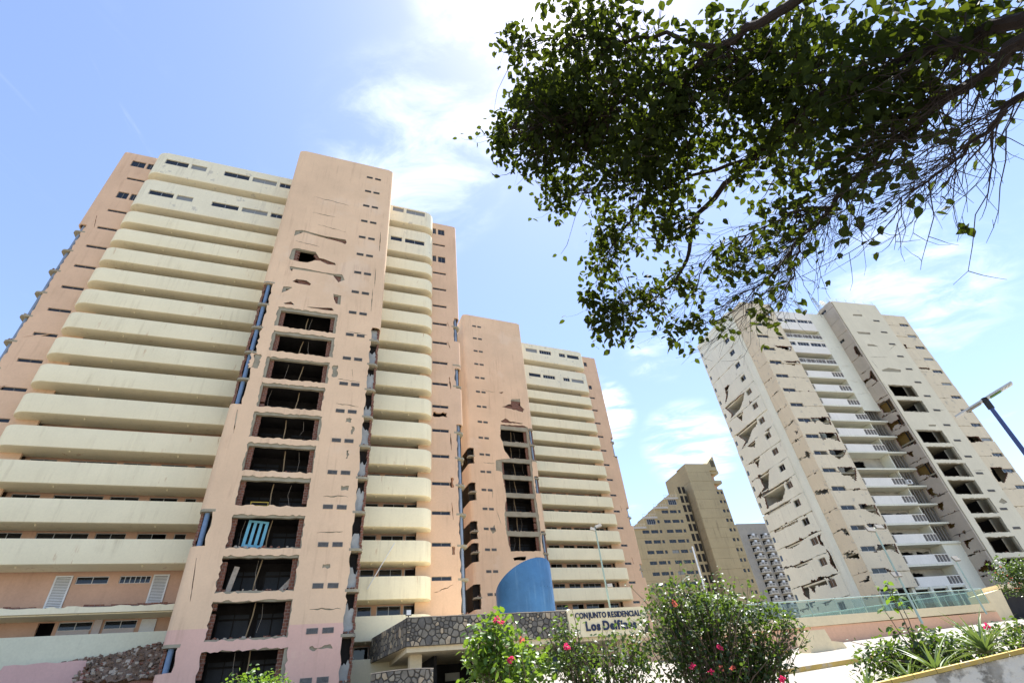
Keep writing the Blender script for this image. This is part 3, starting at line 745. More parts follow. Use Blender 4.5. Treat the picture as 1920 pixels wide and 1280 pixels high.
TB_ = dict(TA_, seed=23, long_zones=[(15.8, 21.2), (26.7, 29.4), (31.8, 37.5)], short_zones=[(11.4, 14.3), (17.0, 19.4), (19.9, 22.3), (25.2, 27.8), (30.7, 33.2)], skin_holes=skinB, bay=(-4.3, .4), open=set(range(4, 12)), crack={12, 13, 14}, dark=set(), gap=lambda s, z: False,
    vents=(2.25, 3.2), pipe='steel_pipe', short_brick=False, rows={'long': (-6, 9), 'short': (3, 9)}, lost=set(), special=set(), special_wins=[], roof={'long': 57.85, 'short': 56.95},
    wins={'long': [(-7.9, -10.3, 1), (-10.8, -13.3, 5), (-15.05, -16.4, 3), (-16.8, -19.45, 1)], 'short': [(6.2, 7.6, 1), (7.95, 10.4, 2)]}, wing_top=(58.0, 56.8),
    slits={'long': wing_slits(-22.2, -21.0, 8, 48.07, [(-22.0, -21.3, 55.6, 56.6), (-22.0, -21.3, 50.2, 51.1)]), 'short': wing_slits(11.75, 13.45, 30, 47.2)},
    wing_holes={'long': [crack(-22.5, -22.6, 27.3, 26.4, .05), crack(-22.5, -22.6, 19.0, 18.0, .05)], 'short': []}, wing_zones={'long': [(8, 12), (16, 18), (24, 27), (36, 40)], 'short': []})
TWB = facade('apartment_tower', 'farther peach apartment tower standing behind the blue slanted cylinder', 'apartment tower', 64.4, 66.4, BC, 5.2, 'peach apartment towers')
tower(TWB, -1, 1.75, 5.2, TB_)
# ------------------------------------------------------------------ the pale tower on the right
pm('c_white', (.775, .765, .63), var=.06, scale=.35, streak=.45, scol=(.33, .30, .25), bump=.08, patch=((.42, .40, .35), .9, .64, .55))
pm('c_beige', (.725, .63, .455), var=.06, scale=.35, streak=.45, scol=(.34, .28, .21), bump=.08, patch=((.36, .335, .29), 1.1, .60, .6))
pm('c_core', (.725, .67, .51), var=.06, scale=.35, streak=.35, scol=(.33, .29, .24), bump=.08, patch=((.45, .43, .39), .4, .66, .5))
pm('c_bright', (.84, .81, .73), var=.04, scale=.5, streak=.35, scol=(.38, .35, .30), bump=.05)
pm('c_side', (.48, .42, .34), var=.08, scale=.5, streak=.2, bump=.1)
pm('room_yellow', (.24, .16, .05), var=.12, scale=.8)
pm('bark_brown', (.10, .065, .045), var=.2, scale=2)
pm('room_pale', (.45, .43, .38), var=.15, scale=.8, streak=.3)
pm('grille', (.16, .15, .14), var=.2, scale=4)
CU, CZ = 80.0, 7.0
TWC = facade('apartment_tower', 'cracked off-white apartment tower with shattered end wall behind the glass railing', 'apartment tower', 73.5, 56.1, CU, CZ)
gC = random.Random(31)
zl = lambda z: z - CZ
cx_ = lambda u: u - CU
def grow(h, f, lo=None, hi=14.9):
    if lo is None: lo = 8.62 if sum(p[0] for p in h) / len(h) > 8.6 else 5.85
    mx = sum(p[0] for p in h) / len(h); mz = sum(p[1] for p in h) / len(h)
    return [(min(hi, max(lo, mx + (p[0] - mx) * f)), mz + (p[1] - mz) * f) for p in h]
def clampz(poly, a, b): return [(p[0], min(max(p[1], a), b)) for p in poly]
def seam_panels(name, root, mats, x0, x1, z0, z1, seams, wins, holes, fr, bk, edge, g, jag=.07, shift=.03, wedge=0):
    """a wall that has cracked along its floor lines: one torn sheet a storey, each a little out of line"""
    lv = [z0] + sorted(s for s in seams if z0 + .6 < s < z1 - .6) + [z1]
    for n, (a, b) in enumerate(zip(lv, lv[1:])):
        ph = [g.uniform(0, 6) for _ in range(4)]
        wob = lambda x, k: jag * (math.sin(x * 1.7 + ph[k]) * .6 + math.sin(x * 5.3 + ph[k + 1]) * .4)
        bot = (lambda x: a + .015 + max(0, wob(x, 0))) if a > z0 else (lambda x: a)
        top = (lambda x: b - .015 - max(0, wob(x, 2))) if b < z1 else (lambda x: b)
        hs = list(holes); d = g.uniform(0, shift); tl = g.uniform(-.012, .012) if shift > .04 else 0
        if wedge and b < 46:
            for _ in range(g.randint(1, 3) if b > 34 else g.randint(2, 4)):
                xa = g.uniform(x0 + .3, x1 - 1.2); w = g.uniform(.6, 2.6) * wedge; h = g.uniform(.18, .55) * wedge; up_ = g.random() < .65; zz = b if up_ else a
                sg_ = -1 if up_ else 1; hs.append([(xa, zz - sg_ * .2), (xa + w, zz - sg_ * .2), (xa + w, zz + sg_ * h * .2), (xa + w * g.uniform(.4, .8), zz + sg_ * h), (xa + w * .3, zz + sg_ * h * .35), (xa, zz + sg_ * h * .5)])
        q = MB().mat(0).gridpanel(x0, x1, bot, top, wins, hs, lambda p: fr(p, d + tl * (p[1] - a) * 2), lambda p: bk(p, d + tl * (p[1] - a) * 2), edge, g)
        q.build(name, mats, root)
def build_C():
    root = TWC; lo, hi = CZ - 1, 59.1
    # ---- stair core: front sheet
    holes = []; big = []
    for k, zt in enumerate((40.95, 38.05, 32.5, 29.7, 26.95, 24.25, 21.45, 18.72, 16.0, 13.2, 10.45)):
        x0, x1 = (81.35, 86.4) if k < 6 else (81.75, 86.6)
        big.append((x0, x1, zt - 2.05, zt))
    seams = [9.95 + FL * i for i in range(19)]
    X = lambda p, y: (p[0] - CU, y, p[1] - CZ)
    skin = [rough(rect(a - gC.uniform(.05, .4), b + gC.uniform(.05, .5), z0 - gC.uniform(.03, .12), z1 + gC.uniform(.03, .14)), .07, .3, gC) for a, b, z0, z1 in big]
    skin += [rough(q, .02, .4, gC) for q in ([(83.61, 56.77), (85.78, 56.86), (85.63, 56.43), (83.46, 56.35)], [(81.86, 52.45), (84.93, 52.48), (84.71, 51.97), (82.04, 51.97)], [(82.53, 49.67), (83.85, 49.67), (84.7, 49.26), (82.34, 49.21)], [(81.96, 44.0), (83.8, 44.6), (84.49, 44.53), (86.36, 44.3), (85.95, 43.8), (82.11, 43.75)], [(84.54, 33.6), (86.08, 33.6), (85.75, 33.3), (84.35, 33.3)], [(88.3, 20.9), (89.4, 21.5), (90.0, 20.9), (89.0, 20.6)], [(88.0, 15.0), (88.7, 15.2), (88.6, 14.5)], [(87.2, 13.6), (89.8, 14.2), (90.2, 13.7), (88.0, 13.3)])]
    skin += [crack(s, e, z, z2, .03, gC) for s, e, z, z2 in ((81.2, 85.3, 46.8, 46.9), (81.0, 81.5, 46.2, 44.3), (82.2, 86.0, 35.9, 35.8), (87.3, 89.9, 36.6, 36.4), (86.9, 87.4, 30.9, 28.2), (87.1, 90.0, 25.8, 25.9), (80.6, 80.9, 41.6, 39.2), (86.7, 88.9, 48.6, 49.9))]
    b = MB().mat(0).panel(rect(80.45, 90.7, lo, 59.75), skin, lambda p: X(p, 0), lambda p: X(p, .06), edge=1)
    b.box(10.64, 10.7, .06, 6, lo - CZ, 59.7 - CZ).box(.05, 10.6, .06, 6, 59.4 - CZ, 59.6 - CZ)
    b.build('core_wall', ['c_core', 'raw_concrete'], root)
    MB().panel(rect(80.2, 90.6, lo, 59.2), [rough(rect(a, c, z0, z1), .04, .5, gC) for a, c, z0, z1 in big], lambda p: X(p, .075), lambda p: X(p, .34)).build('core_frame', ['concrete'], root)
    for a, c, z0, z1 in big:
        MB().box(a - 1 - CU, c + 1 - CU, .35, 4.2, zl(z0) - .3, zl(z0) - .02).build('floor_slab', ['concrete'], root)
        q = MB(); chunks(q, 20, ((a + .2 - CU, c - .2 - CU), (.2, 1.4), (zl(z0) - .02, zl(z0))), .3, gC, (0, 0, 1)); stuff(q.build('debris', ['brick', 'rubble_pale'], root))
        for i in range(3):
            x = a + .4 + i * 1.6 - CU; MB().box(x, x + .9, 3.0 + .2 * i, 3.06 + .2 * i, zl(z0), zl(z1) - gC.uniform(.1, .7)).build('partition', [gC.choice(['room_pale', 'lift_door', 'interior_shade'])], root)
    MB().box(80.3 - CU, 90.5 - CU, 4.2, 4.3, zl(lo), zl(59)).build('shaft_back', ['interior_shade'], root)
    for k in range(17):
        for dx in (0, .72):
            o = place('vent', vent_mesh(), root, (87.62 - CU + dx * .98, -.002, zl(55.38 - FL * k)))
    # ---- stair core: the side turned to the left, badly holed
    Y = lambda p, x: (x, p[0], p[1] - CZ)
    sh = [[(0.5, 49.55), (.12, 49.13), (.12, 46.9), (0.78, 47.34), (1.02, 48.61)], [(2.6, 43.34), (1.1, 43.11), (0.48, 44.02), (.12, 43.86), (.12, 41.9), (0.4, 41.9), (0.86, 42.8), (2.6, 42.69)], [(2.61, 38.72), (.12, 38.36), (.12, 35.9), (0.9, 36.2), (1.72, 36.55), (2.28, 36.86)], [(2.8, 35.6), (2.23, 34.96), (0.59, 34.9), (0.66, 35.6), (.12, 35.3), (.12, 33.3), (0.48, 33.4), (1.18, 34.31), (1.93, 34.29), (2.79, 33.58)], [(2.75, 32.9), (.12, 32.61), (.12, 30.3), (0.76, 30.47), (2.8, 30.71)], [(2.8, 29.9), (1.32, 29.65), (1.77, 29.24), (1.82, 28.8)], [(2.55, 27.5), (.12, 27.27), (.12, 24.9), (0.86, 24.97), (1.69, 25.9), (2.63, 26.0)], [(2.8, 24.0), (1.81, 23.9), (2.01, 23.24), (1.49, 22.62), (2.34, 22.52), (2.8, 23.15)], [(2.75, 21.6), (1.54, 21.6), (2.25, 20.5), (2.68, 21.12)], [(2.85, 18.7), (1.64, 18.63), (1.94, 18.21), (2.85, 18.01)], [(2.61, 12.32), (1.37, 12.7), (0.7, 13.2), (.12, 13.1), (.12, 11.3), (0.38, 11.33), (0.93, 12.03), (1.9, 11.97)], [(2.02, 16.19), (0.4, 16.08), (1.65, 15.7), (1.72, 14.98), (2.01, 15.19)]]
    ws = [rect(1.6, 2.95, 58.45, 59.05), rect(1.55, 2.85, 51.4, 51.95)]
    ss = [8.6 + .3 + FL * i for i in range(19)]
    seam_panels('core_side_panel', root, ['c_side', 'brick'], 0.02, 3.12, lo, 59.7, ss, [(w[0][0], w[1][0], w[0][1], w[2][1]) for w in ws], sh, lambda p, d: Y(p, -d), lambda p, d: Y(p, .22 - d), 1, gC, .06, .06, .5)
    for w in ws:
        window(root, .1, 2.9 if w is ws[0] else 2.83, zl(w[0][1]), 1.3, .6, 2, 'alu_frame', rz=R(-90))
    for k in range(18):
        MB().box(.24, 1.0, .4, 3.0, zl(9.2 + FL * k) - .2, zl(9.2 + FL * k)).build('floor_slab', ['concrete'], root)
    MB().box(1.0, 1.1, .35, 4.2, zl(lo), zl(59)).build('inner_wall', ['room_yellow'], root)
    for zt in (49.2, 43.8, 38.3, 35.4, 32.6, 27.2, 13.2):
        for j, (y, m) in enumerate(((.18, 'vent_slat'), (.55, 'bark_brown'), (.95, 'interior_shade'))):
            MB().box(.3, .36, y, y + .22, zl(zt) - 2.4, zl(zt) + .1).build('jamb', [m], root)
    # ---- balcony bay
    bl, br = 67.85, 76.55
    rows = [36.66 + FL * k for k in range(-9, 4)]
    q = MB().mat(0)
    q.panel([(br, lo), (80.15, lo), (80.15, 58.45), (bl, 58.45), (bl, 54.15), (br, 54.15), (br, 53.2), (bl, 53.2), (bl, 49.0), (br, 49.0)], [], lambda p: X(p, 2.6), lambda p: X(p, 2.85)) if False else None
    MB().panel(rect(br, 80.15, lo, 16.4), [], lambda p: X(p, 2.6), lambda p: X(p, 2.85)).build('bay_wall', ['c_white'], root)
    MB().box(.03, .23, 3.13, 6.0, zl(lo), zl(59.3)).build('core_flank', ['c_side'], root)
    MB().box(br - CU + .02, br - CU + .2, 2.86, 6.0, zl(lo), zl(58.4)).build('loggia_side', ['c_white'], root)
    q.panel(rect(br, 80.15, 37.4, 58.45), [crack(77.0, 79.4, 43.4, 42.9, .03, gC), crack(77.2, 79.6, 40.6, 40.9, .03, gC), crack(76.9, 79.3, 46.2, 46.5, .03, gC)], lambda p: X(p, 2.6), lambda p: X(p, 2.85))
    q.build('bay_wall', ['c_white'], root)
    for z0, z1, wz0, wz1, w0 in ((54.15, 58.45, 55.95, 56.7, 68.4), (48.9, 51.9, 50.5, 51.3, 68.5)):
        wins = [(w0, w0 + 1.5), (w0 + 1.9, w0 + 4.4), (w0 + 4.7, w0 + 7.0), (w0 + 7.1, w0 + 8.0)]
        MB().panel(rect(bl, br - .003, z0, z1), [rect(a, b_, wz0, wz1) for a, b_ in wins], lambda p: X(p, 2.62), lambda p: X(p, 2.85)).build('spandrel', ['c_bright'], root)
        for a, b_ in wins: window(root, a - CU, 2.7, zl(wz0), b_ - a, wz1 - wz0, max(2, int((b_ - a) / .6)), 'white_frame')
        MB().box(bl - CU, br - CU, 4.0, 4.1, zl(z0), zl(z1)).build('inner_wall', ['interior_shade'], root)
        MB().box(bl - CU, br - CU, 2.85, 4.6, zl(z0) - .001, zl(z0) + .2).build('floor_slab', ['c_white'], root)
    for zt in (53.05, 47.55):
        g = MB().box(0, 8.66, 0, .07, 0, .1).box(0, 8.66, 0, .07, .86, .95)
        for i in range(5): g.box(i * 2.15, i * 2.15 + .08, 0, .07, .1, .86)
        o = g.build('railing', ['c_bright'], root, (bl - CU + .02, 2.5, zl(zt) - .95))
        n = 44
        for i in range(n):
            if i % 11: MB().box(0, .05, .02, .05, .1, .86).build('bar', ['white_frame'], o, (i * 8.6 / n + .1, 0, 0)) if i % 4 == 0 else None
        MB().box(.1, 8.5, .055, .06, .1, .86).build('screen', ['grille'], o)
        MB().box(bl - CU, br - CU, 2.5, 4.6, zl(zt) - 1.25, zl(zt) - .96).build('floor_slab', ['c_white'], root)
    MB().box(bl - CU, 1.3, 6.0, 6.1, zl(lo), zl(58)).build('inner_wall', ['interior_shade'], root)
    for k, zt in enumerate(rows):
        x0 = bl - CU + .02
        if k != 6:
            par = MB().box(x0 + 1.05, x0 + 6.1, 2.42, 2.56, zl(zt) - 1.2, zl(zt)).build('parapet', ['c_bright'], root)
            for a, b_ in ((x0, x0 + 1.05), (x0 + 6.1, x0 + 8.55)):
                g = MB().box(a, b_ - .003, 2.43, 2.55, zl(zt) - .09, zl(zt)).box(a, b_ - .003, 2.43, 2.55, zl(zt) - 1.2, zl(zt) - 1.02)
                n = max(2, round((b_ - a) / .6))
                for i in range(n + 1):
                    x = a + (b_ - a - .06) * i / n; g.box(x, x + .05, 2.44, 2.54, zl(zt) - 1.02, zl(zt) - .09)
                o = g.build('grille', ['c_bright'], root)
                MB().box(a + .05, b_ - .05, 2.545, 2.55, zl(zt) - 1.02, zl(zt) - .09).build('screen', ['grille'], o)
        ex = 3.45 if 1 < k < 10 else 0
        MB().box(x0, x0 + 8.6 + ex, 2.4, 4.8, zl(zt) - 1.46, zl(zt) - 1.22).build('floor_slab', ['c_white'], root)
        # back wall of the loggia with openings
        wh = [(68.6, 70.4), (71.2, 73.2), (73.9, 75.9)]
        MB().panel(rect(bl, br - .01, zt - 1.2, zt + FL - 1.47), [rough(rect(a + gC.uniform(-.2, .2), c + gC.uniform(-.2, .2), zt - 1.0, zt + .85), .05 if k > 6 else .12, .3, gC) for a, c in wh[:2 + (k % 2)]], lambda p: X(p, 4.6), lambda p: X(p, 4.75), edge=None).build('loggia_wall', ['room_pale' if k < 8 else 'c_white'], root)
        if 1 < k < 10:   # curtain of torn grey cladding in the gap beside the core
            for i in range(6):
                x = -3.4 + i * .56; g = MB(); a = gC.uniform(-.08, .08)
                g.hexa([(x, 3.2, zl(zt) - 1.2), (x + .3, 3.25, zl(zt) - 1.2), (x + .3, 3.3, zl(zt) - 1.2), (x, 3.25, zl(zt) - 1.2), (x + a, 3.2, zl(zt) + 1.2), (x + .3 + a, 3.25, zl(zt) + 1.2), (x + .3 + a, 3.3, zl(zt) + 1.2), (x + a, 3.25, zl(zt) + 1.2)])
                g.build('shutter_strip', ['grille' if i % 2 else 'vent_slat'], root)
    # ---- beige front block
    fx0, fx1 = 61.2, 67.8
    fseams = [53.2 + .65 - FL * i for i in range(-1, 18)]
    wins = []; holes = []
    fh = [[(64.49, 49.21), (67.3, 49.22), (66.85, 48.49), (65.83, 48.72), (64.82, 48.94)], [(64.33, 46.0), (67.3, 46.2), (67.4, 45.9), (65.89, 45.8)], [(64.49, 35.2), (67.5, 35.3), (67.09, 34.19), (66.09, 34.25), (65.7, 34.8), (64.53, 34.7)], [(64.64, 32.6), (67.5, 32.6), (67.11, 31.36), (65.45, 31.87), (64.6, 31.47)], [(64.63, 29.7), (67.5, 29.75), (66.62, 28.94), (65.53, 28.49), (64.87, 29.07), (64.6, 29.22)], [(64.73, 26.9), (67.5, 26.8), (66.46, 25.07), (65.9, 25.77), (64.84, 25.91)], [(65.16, 21.5), (67.5, 21.3), (67.17, 20.07), (65.69, 20.74), (65.07, 21.01)], [(64.86, 18.75), (67.4, 18.7), (67.5, 18.17), (66.59, 18.5), (65.35, 18.4), (64.8, 18.5)], [(64.95, 16.0), (67.5, 16.0), (67.17, 14.92), (66.36, 15.5), (64.7, 15.36)]]
    for k in range(18):
        zt = 57.1 - FL * k
        if zt < 9: break
        wins.append((61.5 + .03 * k * .5, 63.9 + .03 * k * .5, zt - .65, zt))
        if k in (0, 2): wins.append((65.78, 67.1, zt - .75, zt - .05))
    MB().box(fx0 + .3 - CU, .0, 3.2, 3.4, zl(lo), zl(10.8)).build('ground_floor_wall', ['interior_shade'], root)  # shade of the open ground floor painted in as a near-black wall
    for xg in (61.6, 64.2, 67.0, 70.0, 73.0, 76.0): MB().box(xg - CU, xg + .45 - CU, 2.2, 2.7, zl(lo), zl(10.75)).build('column', ['c_white'], root)
    for xg in (62.4, 65.1, 68.0, 71.0, 74.0): window(root, xg - CU, 3.1, zl(8.2), 1.5, 1.7, 2, 'alu_frame')
    seam_panels('front_panel', root, ['c_beige', 'brick'], fx0, fx1, 10.75, hi, fseams, wins, [grow(h, 1.25, 61.3, 67.7) for h in fh], lambda p, d: X(p, 1.8 - d), lambda p, d: X(p, 2.05 - d), 1, gC, .07, .06, .7)
    for a, c, z0, z1 in wins: window(root, a - CU, 1.9, zl(z0), c - a, z1 - z0, 2, 'alu_frame', skip={1} if gC.random() < .1 else None)
    MB().box(fx0 + .3 - CU, fx1 - CU, 4.6, 4.7, zl(lo), zl(58.5)).build('inner_wall', ['room_pale'], root)
    for k in range(18): MB().box(fx0 + .3 - CU, fx1 - .02 - CU, 2.1, 4.55, zl(fseams[0] - FL * k) - .22, zl(fseams[0] - FL * k) - .02).build('floor_slab', ['concrete'], root)
    # ---- narrow return face
    rs = [f + .25 for f in fseams]
    sp = [rough(q, .06, .25, gC) for q in ([(2.2, 29.7), (2.9, 30.2), (3.0, 29.2), (2.4, 28.7)], [(2.0, 23.9), (4.4, 24.5), (4.4, 23.9), (2.2, 23.3)], [(2.1, 18.3), (3.0, 18.7), (2.6, 17.7), (2.0, 17.5)], [(2.0, 15.2), (3.9, 15.7), (4.2, 15.1), (2.2, 14.5)], [(2.0, 12.4), (4.0, 12.0), (2.4, 11.8)], [(2.3, 33.1), (3.1, 33.5), (2.8, 32.8)])]
    seam_panels('return_panel', root, ['c_beige', 'raw_concrete'], 1.82, 5.0, lo, hi, rs, [], sp, lambda p, d: (fx0 - CU - d * .5, p[0], p[1] - CZ), lambda p, d: (fx0 - CU + .2 - d * .5, p[0], p[1] - CZ), 1, gC, .08, .05, .5)
    # ---- white end block with a rounded corner
    ex = 60.6 - CU
    rc = [(ex + 1.2 - 1.2 * math.sin(R(t)), 5.7 - 1.2 * math.cos(R(t))) for t in range(0, 91, 10)]
    eh = dict(a=[(13.06, 47.4), (11.82, 47.21), (13.24, 45.72), (14.3, 45.2), (13.29, 46.14)], b=[(14.37, 44.2), (9.41, 43.9), (10.03, 43.15), (11.55, 42.35), (14.21, 42.15), (13.47, 42.59)], b2=[(12.79, 41.5), (11.12, 41.4), (12.11, 40.36), (12.47, 40.92)], c=[(14.37, 38.7), (13.91, 38.7), (8.95, 38.5), (9.69, 37.9), (11.11, 37.59), (12.49, 36.72), (14.25, 36.4), (13.01, 36.99)], c2=[(13.04, 35.8), (11.08, 35.77), (11.68, 35.04), (12.66, 35.6)], d=[(14.35, 33.1), (11.71, 32.97), (12.83, 31.84), (12.95, 32.7)], e=[(14.23, 30.3), (11.0, 30.17), (12.42, 28.19), (14.0, 28.26), (13.13, 28.62), (13.21, 29.9)], f=[(14.28, 27.6), (8.8, 27.38), (9.6, 26.34), (10.68, 25.57), (12.56, 25.74), (13.85, 25.61), (13.49, 26.92)], g=[(14.25, 24.8), (10.45, 24.8), (8.7, 24.45), (11.39, 24.4), (12.76, 24.4), (14.05, 24.5)], h=[(14.27, 22.0), (12.52, 21.92), (9.0, 21.8), (9.88, 21.7), (13.05, 21.6), (14.17, 21.7)], i=[(13.36, 19.3), (9.36, 19.3), (10.99, 18.93), (12.37, 18.79), (13.59, 19.1)], j=[(14.19, 16.6), (12.97, 16.5), (9.69, 16.5), (11.26, 16.02), (12.5, 16.01), (13.41, 16.3)], k=[(13.27, 13.6), (8.8, 13.46), (9.12, 12.84), (11.08, 13.02), (11.59, 12.4), (12.11, 13.24), (12.72, 12.03), (13.38, 12.52)], l=[(6.37, 16.7), (5.8, 16.2), (5.8, 14.2), (5.9, 14.1), (6.52, 15.08), (6.1, 16.0)], n=[(14.09, 11.3), (12.16, 11.4), (13.14, 11.1), (13.67, 10.7)], o=[(12.11, 10.61), (9.94, 10.79), (11.63, 10.7), (12.05, 10.13)], r=[(6.9, 18.7), (5.9, 18.8), (6.5, 18.41), (6.3, 17.34), (6.79, 17.73)])
    ew = []; es = [58.3 + .1 - 2.793 * i for i in range(18)]
    for k in range(18):
        zt = 57.93 - 2.793 * k
        if zt < 9: break
        ew.append((7.1, 8.45, zt - .95, zt + .04))
    cw = [(15.3, 15.85, zt - .95, zt - .1) for zt in [57.5 - 2.78 * k for k in range(17)]]
    seam_panels('end_panel', root, ['c_white', 'brick'], 5.72, 16.0, lo, hi + .3, es, ew + cw, [grow(h, 1.25) for h in eh.values()], lambda p, d: (ex - d, p[0], p[1] - CZ), lambda p, d: (ex + .25 - d, p[0], p[1] - CZ), 1, gC, .09, .11, 1)
    b = MB(); b.panel([p for p in rc] + [(p[0] + .2, p[1] + .1) for p in rc[::-1]], [], lambda p: (p[0], p[1], zl(lo)), lambda p: (p[0], p[1], zl(hi + .28)))
    b.box(ex + .26, ex + 1.4, 5.0, 5.2, zl(lo), zl(hi)) if False else None
    b.build('corner_wall', ['c_white'], root, smooth=True)
    for a, c, z0, z1 in ew: window(root, ex + .1, c, zl(z0), c - a, z1 - z0, 2, 'alu_frame', rz=R(-90), skip={0} if gC.random() < .3 else None)
    for a, c, z0, z1 in cw: window(root, ex + .1, c, zl(z0), c - a, z1 - z0, 1, 'alu_frame', rz=R(-90), glass='blue_glass')
    for k in range(18):
        z = zl(es[0] - 2.793 * k) - .1; MB().box(ex + .28, ex + 4.5, 5.3, 15.9, z - .2, z).build('floor_slab', ['c_white'], root)
        q = MB(); chunks(q, 22, ((ex + .3, ex + 1.0), (9, 14), (z, z + .02)), .35, gC, (0, 1)); stuff(q.build('debris', ['brick', 'rubble_pale'], root))
    MB().box(ex + 4.4, ex + 4.5, 5.3, 15.9, zl(lo), zl(hi)).build('inner_wall', ['room_pale'], root)
    MB().box(ex + .27, ex + 4.4, 14.5, 14.6, zl(lo), zl(hi)).build('inner_wall', ['room_pale'], root)
    MB().box(ex + .27, ex + 14, 15.75, 15.95, zl(lo), zl(hi)).build('rear_wall', ['c_white'], root)
    MB().box(ex + .3, ex + 13.8, 4.9, 15.7, zl(hi) - .3, zl(hi) - .05).build('roof', ['concrete'], root)
    MB().box(fx0 + .2 - CU, fx1 - CU, 2.06, 4.9, zl(hi) - .3, zl(hi) - .06).build('roof', ['concrete'], root)
    # ---- right wing
    wh = [[(93.9, 46.5), (95.9, 46.5), (96.1, 46.12), (95.58, 46.1), (93.95, 46.2)], [(93.9, 32.6), (96.17, 32.5), (96.3, 31.71), (94.0, 31.59), (93.95, 32.17)], [(94.37, 27.0), (96.4, 26.9), (96.6, 25.94), (95.09, 24.8), (94.0, 24.9), (94.0, 25.94)], [(93.95, 51.68), (94.46, 51.68), (94.24, 50.9), (93.95, 50.98)]]
    ww = []
    for k in range(18):
        zt = 57.1 - FL * k
        if zt < 9: break
        ww.append((96.45 + .02 * k, 98.75 + .02 * k, zt - .62, zt))
    seam_panels('wing_panel', root, ['c_beige', 'brick'], 90.72, 99.2, lo, hi, [f - .1 for f in fseams], ww, [grow(h, 1.2, 90.9, 99) for h in wh], lambda p, d: X(p, 1.8 - d), lambda p, d: X(p, 2.05 - d), 1, gC, .06, .05, .45)
    for a, c, z0, z1 in ww: window(root, a - CU, 1.9, zl(z0), c - a, z1 - z0, 3, 'alu_frame', glass='pale_glass' if gC.random() < .15 else None)
    MB().box(99.0 - CU, 99.15 - CU, 2.06, 15, zl(lo), zl(hi)).build('side_wall', ['c_beige'], root)
    MB().box(90.8 - CU, 99.0 - CU, 4.4, 4.5, zl(lo), zl(58.4)).build('inner_wall', ['interior_shade'], root)
    MB().box(90.72 - CU, 99.0 - CU, 2.06, 15, zl(hi) - .3, zl(hi) - .06).build('roof', ['concrete'], root)
    MB().box(72 - CU, 78.5 - CU, 8, 12, zl(58.6), zl(61.6)).box(71.6 - CU, 78.9 - CU, 7.6, 12.4, zl(61.6), zl(61.8)).build('penthouse', ['c_white'], root)
    b = MB(); z = zl(59.72)
    for i in range(6): b.box(.1 + 2.1 * i, .14 + 2.1 * i, .2, .24, z, z + 1.0)
    for h in (.5, .97): b.box(.1, 10.64, .2, .23, z + h, z + h + .03)
    for i in range(3): b.box(.1, .13, .5 + 2 * i, .53 + 2 * i, z, z + 1.0)
    for h in (.5, .97): b.box(.1, .13, .23, 5, z + h, z + h + .03)
    stuff(b.build('roof_railing', ['alu_frame'], root))
build_C()
def rel_C(u, y, z): return spot(73.5, 56.1, u, y, z)
def mast(name, label, p, h, lean, dish):
    t = thing(name, label, 'antenna', p, R(16)); g = random.Random(int(h * 10)); w = .28
    for i, (x, y) in enumerate(((-w, -w), (w, -w), (0, w))):
        MB().tube([(x, y, 0), (x * .4 + lean, y * .4, h)], .045, 6).build('leg', ['steel_pipe'], t)
    n = int(h / .5); b = MB()
    for i in range(n):
        f0, f1 = i / n, (i + 1) / n; k = 1 - .6 * f0; k1 = 1 - .6 * f1
        for (x0, y0), (x1, y1) in (((-w, -w), (w, -w)), ((w, -w), (0, w)), ((0, w), (-w, -w))):
            b.tube([(x0 * k + lean * f0, y0 * k, h * f0), (x1 * k1 + lean * f1, y1 * k1, h * f1)], .025, 4)
    stuff(b.build('lattice', ['steel_pipe'], t))
    for zz in (.55, .75, .9):
        MB().box(lean * zz - .5, lean * zz + .5, -.05, .05, h * zz, h * zz + .08).build('crossarm', ['alu_frame'], t)
    if dish:
        b = MB(); rr = 8; seg = 14; vs = []; fs = []
        for i in range(5):
            r = .75 * i / 4
            for k in range(seg): a = 2 * math.pi * k / seg; vs.append((dish[0] + r * math.cos(a), -.35 - .28 * (1 - (i / 4) ** 2) * -1, dish[1] + r * math.sin(a)))
        for i in range(4):
            for k in range(seg): fs.append((i * seg + k, i * seg + (k + 1) % seg, (i + 1) * seg + (k + 1) % seg, (i + 1) * seg + k))
        b.add(vs, fs); b.tube([(dish[0], -.35, dish[1]), (0, 0, dish[1])], .05, 6)
        b.build('dish', ['white_paint'], t, recalc=False)
mast('antenna_mast', 'leaning lattice antenna mast on the roof beside the stair core of the cracked tower', rel_C(78.3, 4.5, 58.5), 5.2, -.9, None)
mast('antenna_mast', 'lattice antenna mast with a white dish on the stair core roof', rel_C(82.5, 4.2, 59.6), 5.0, -.5, (.9, 3.2))
# air-conditioning unit, boards and other loose things seen in the loggias
def ac_unit(p, label, rz):
    t = thing('air_conditioner', label, 'air conditioner', p, rz)
    MB().box(0, .85, 0, .35, 0, .65).build('casing', ['white_paint'], t)
    MB().tube([(.36, -.012, .33), (.36, .01, .33)], .26, 18).build('fan_grille', ['grille'], t)
ac_unit(rel_C(76.3, 2.05, 24.6), 'white air conditioner at the right end of a loggia parapet on the cracked tower', R(16))
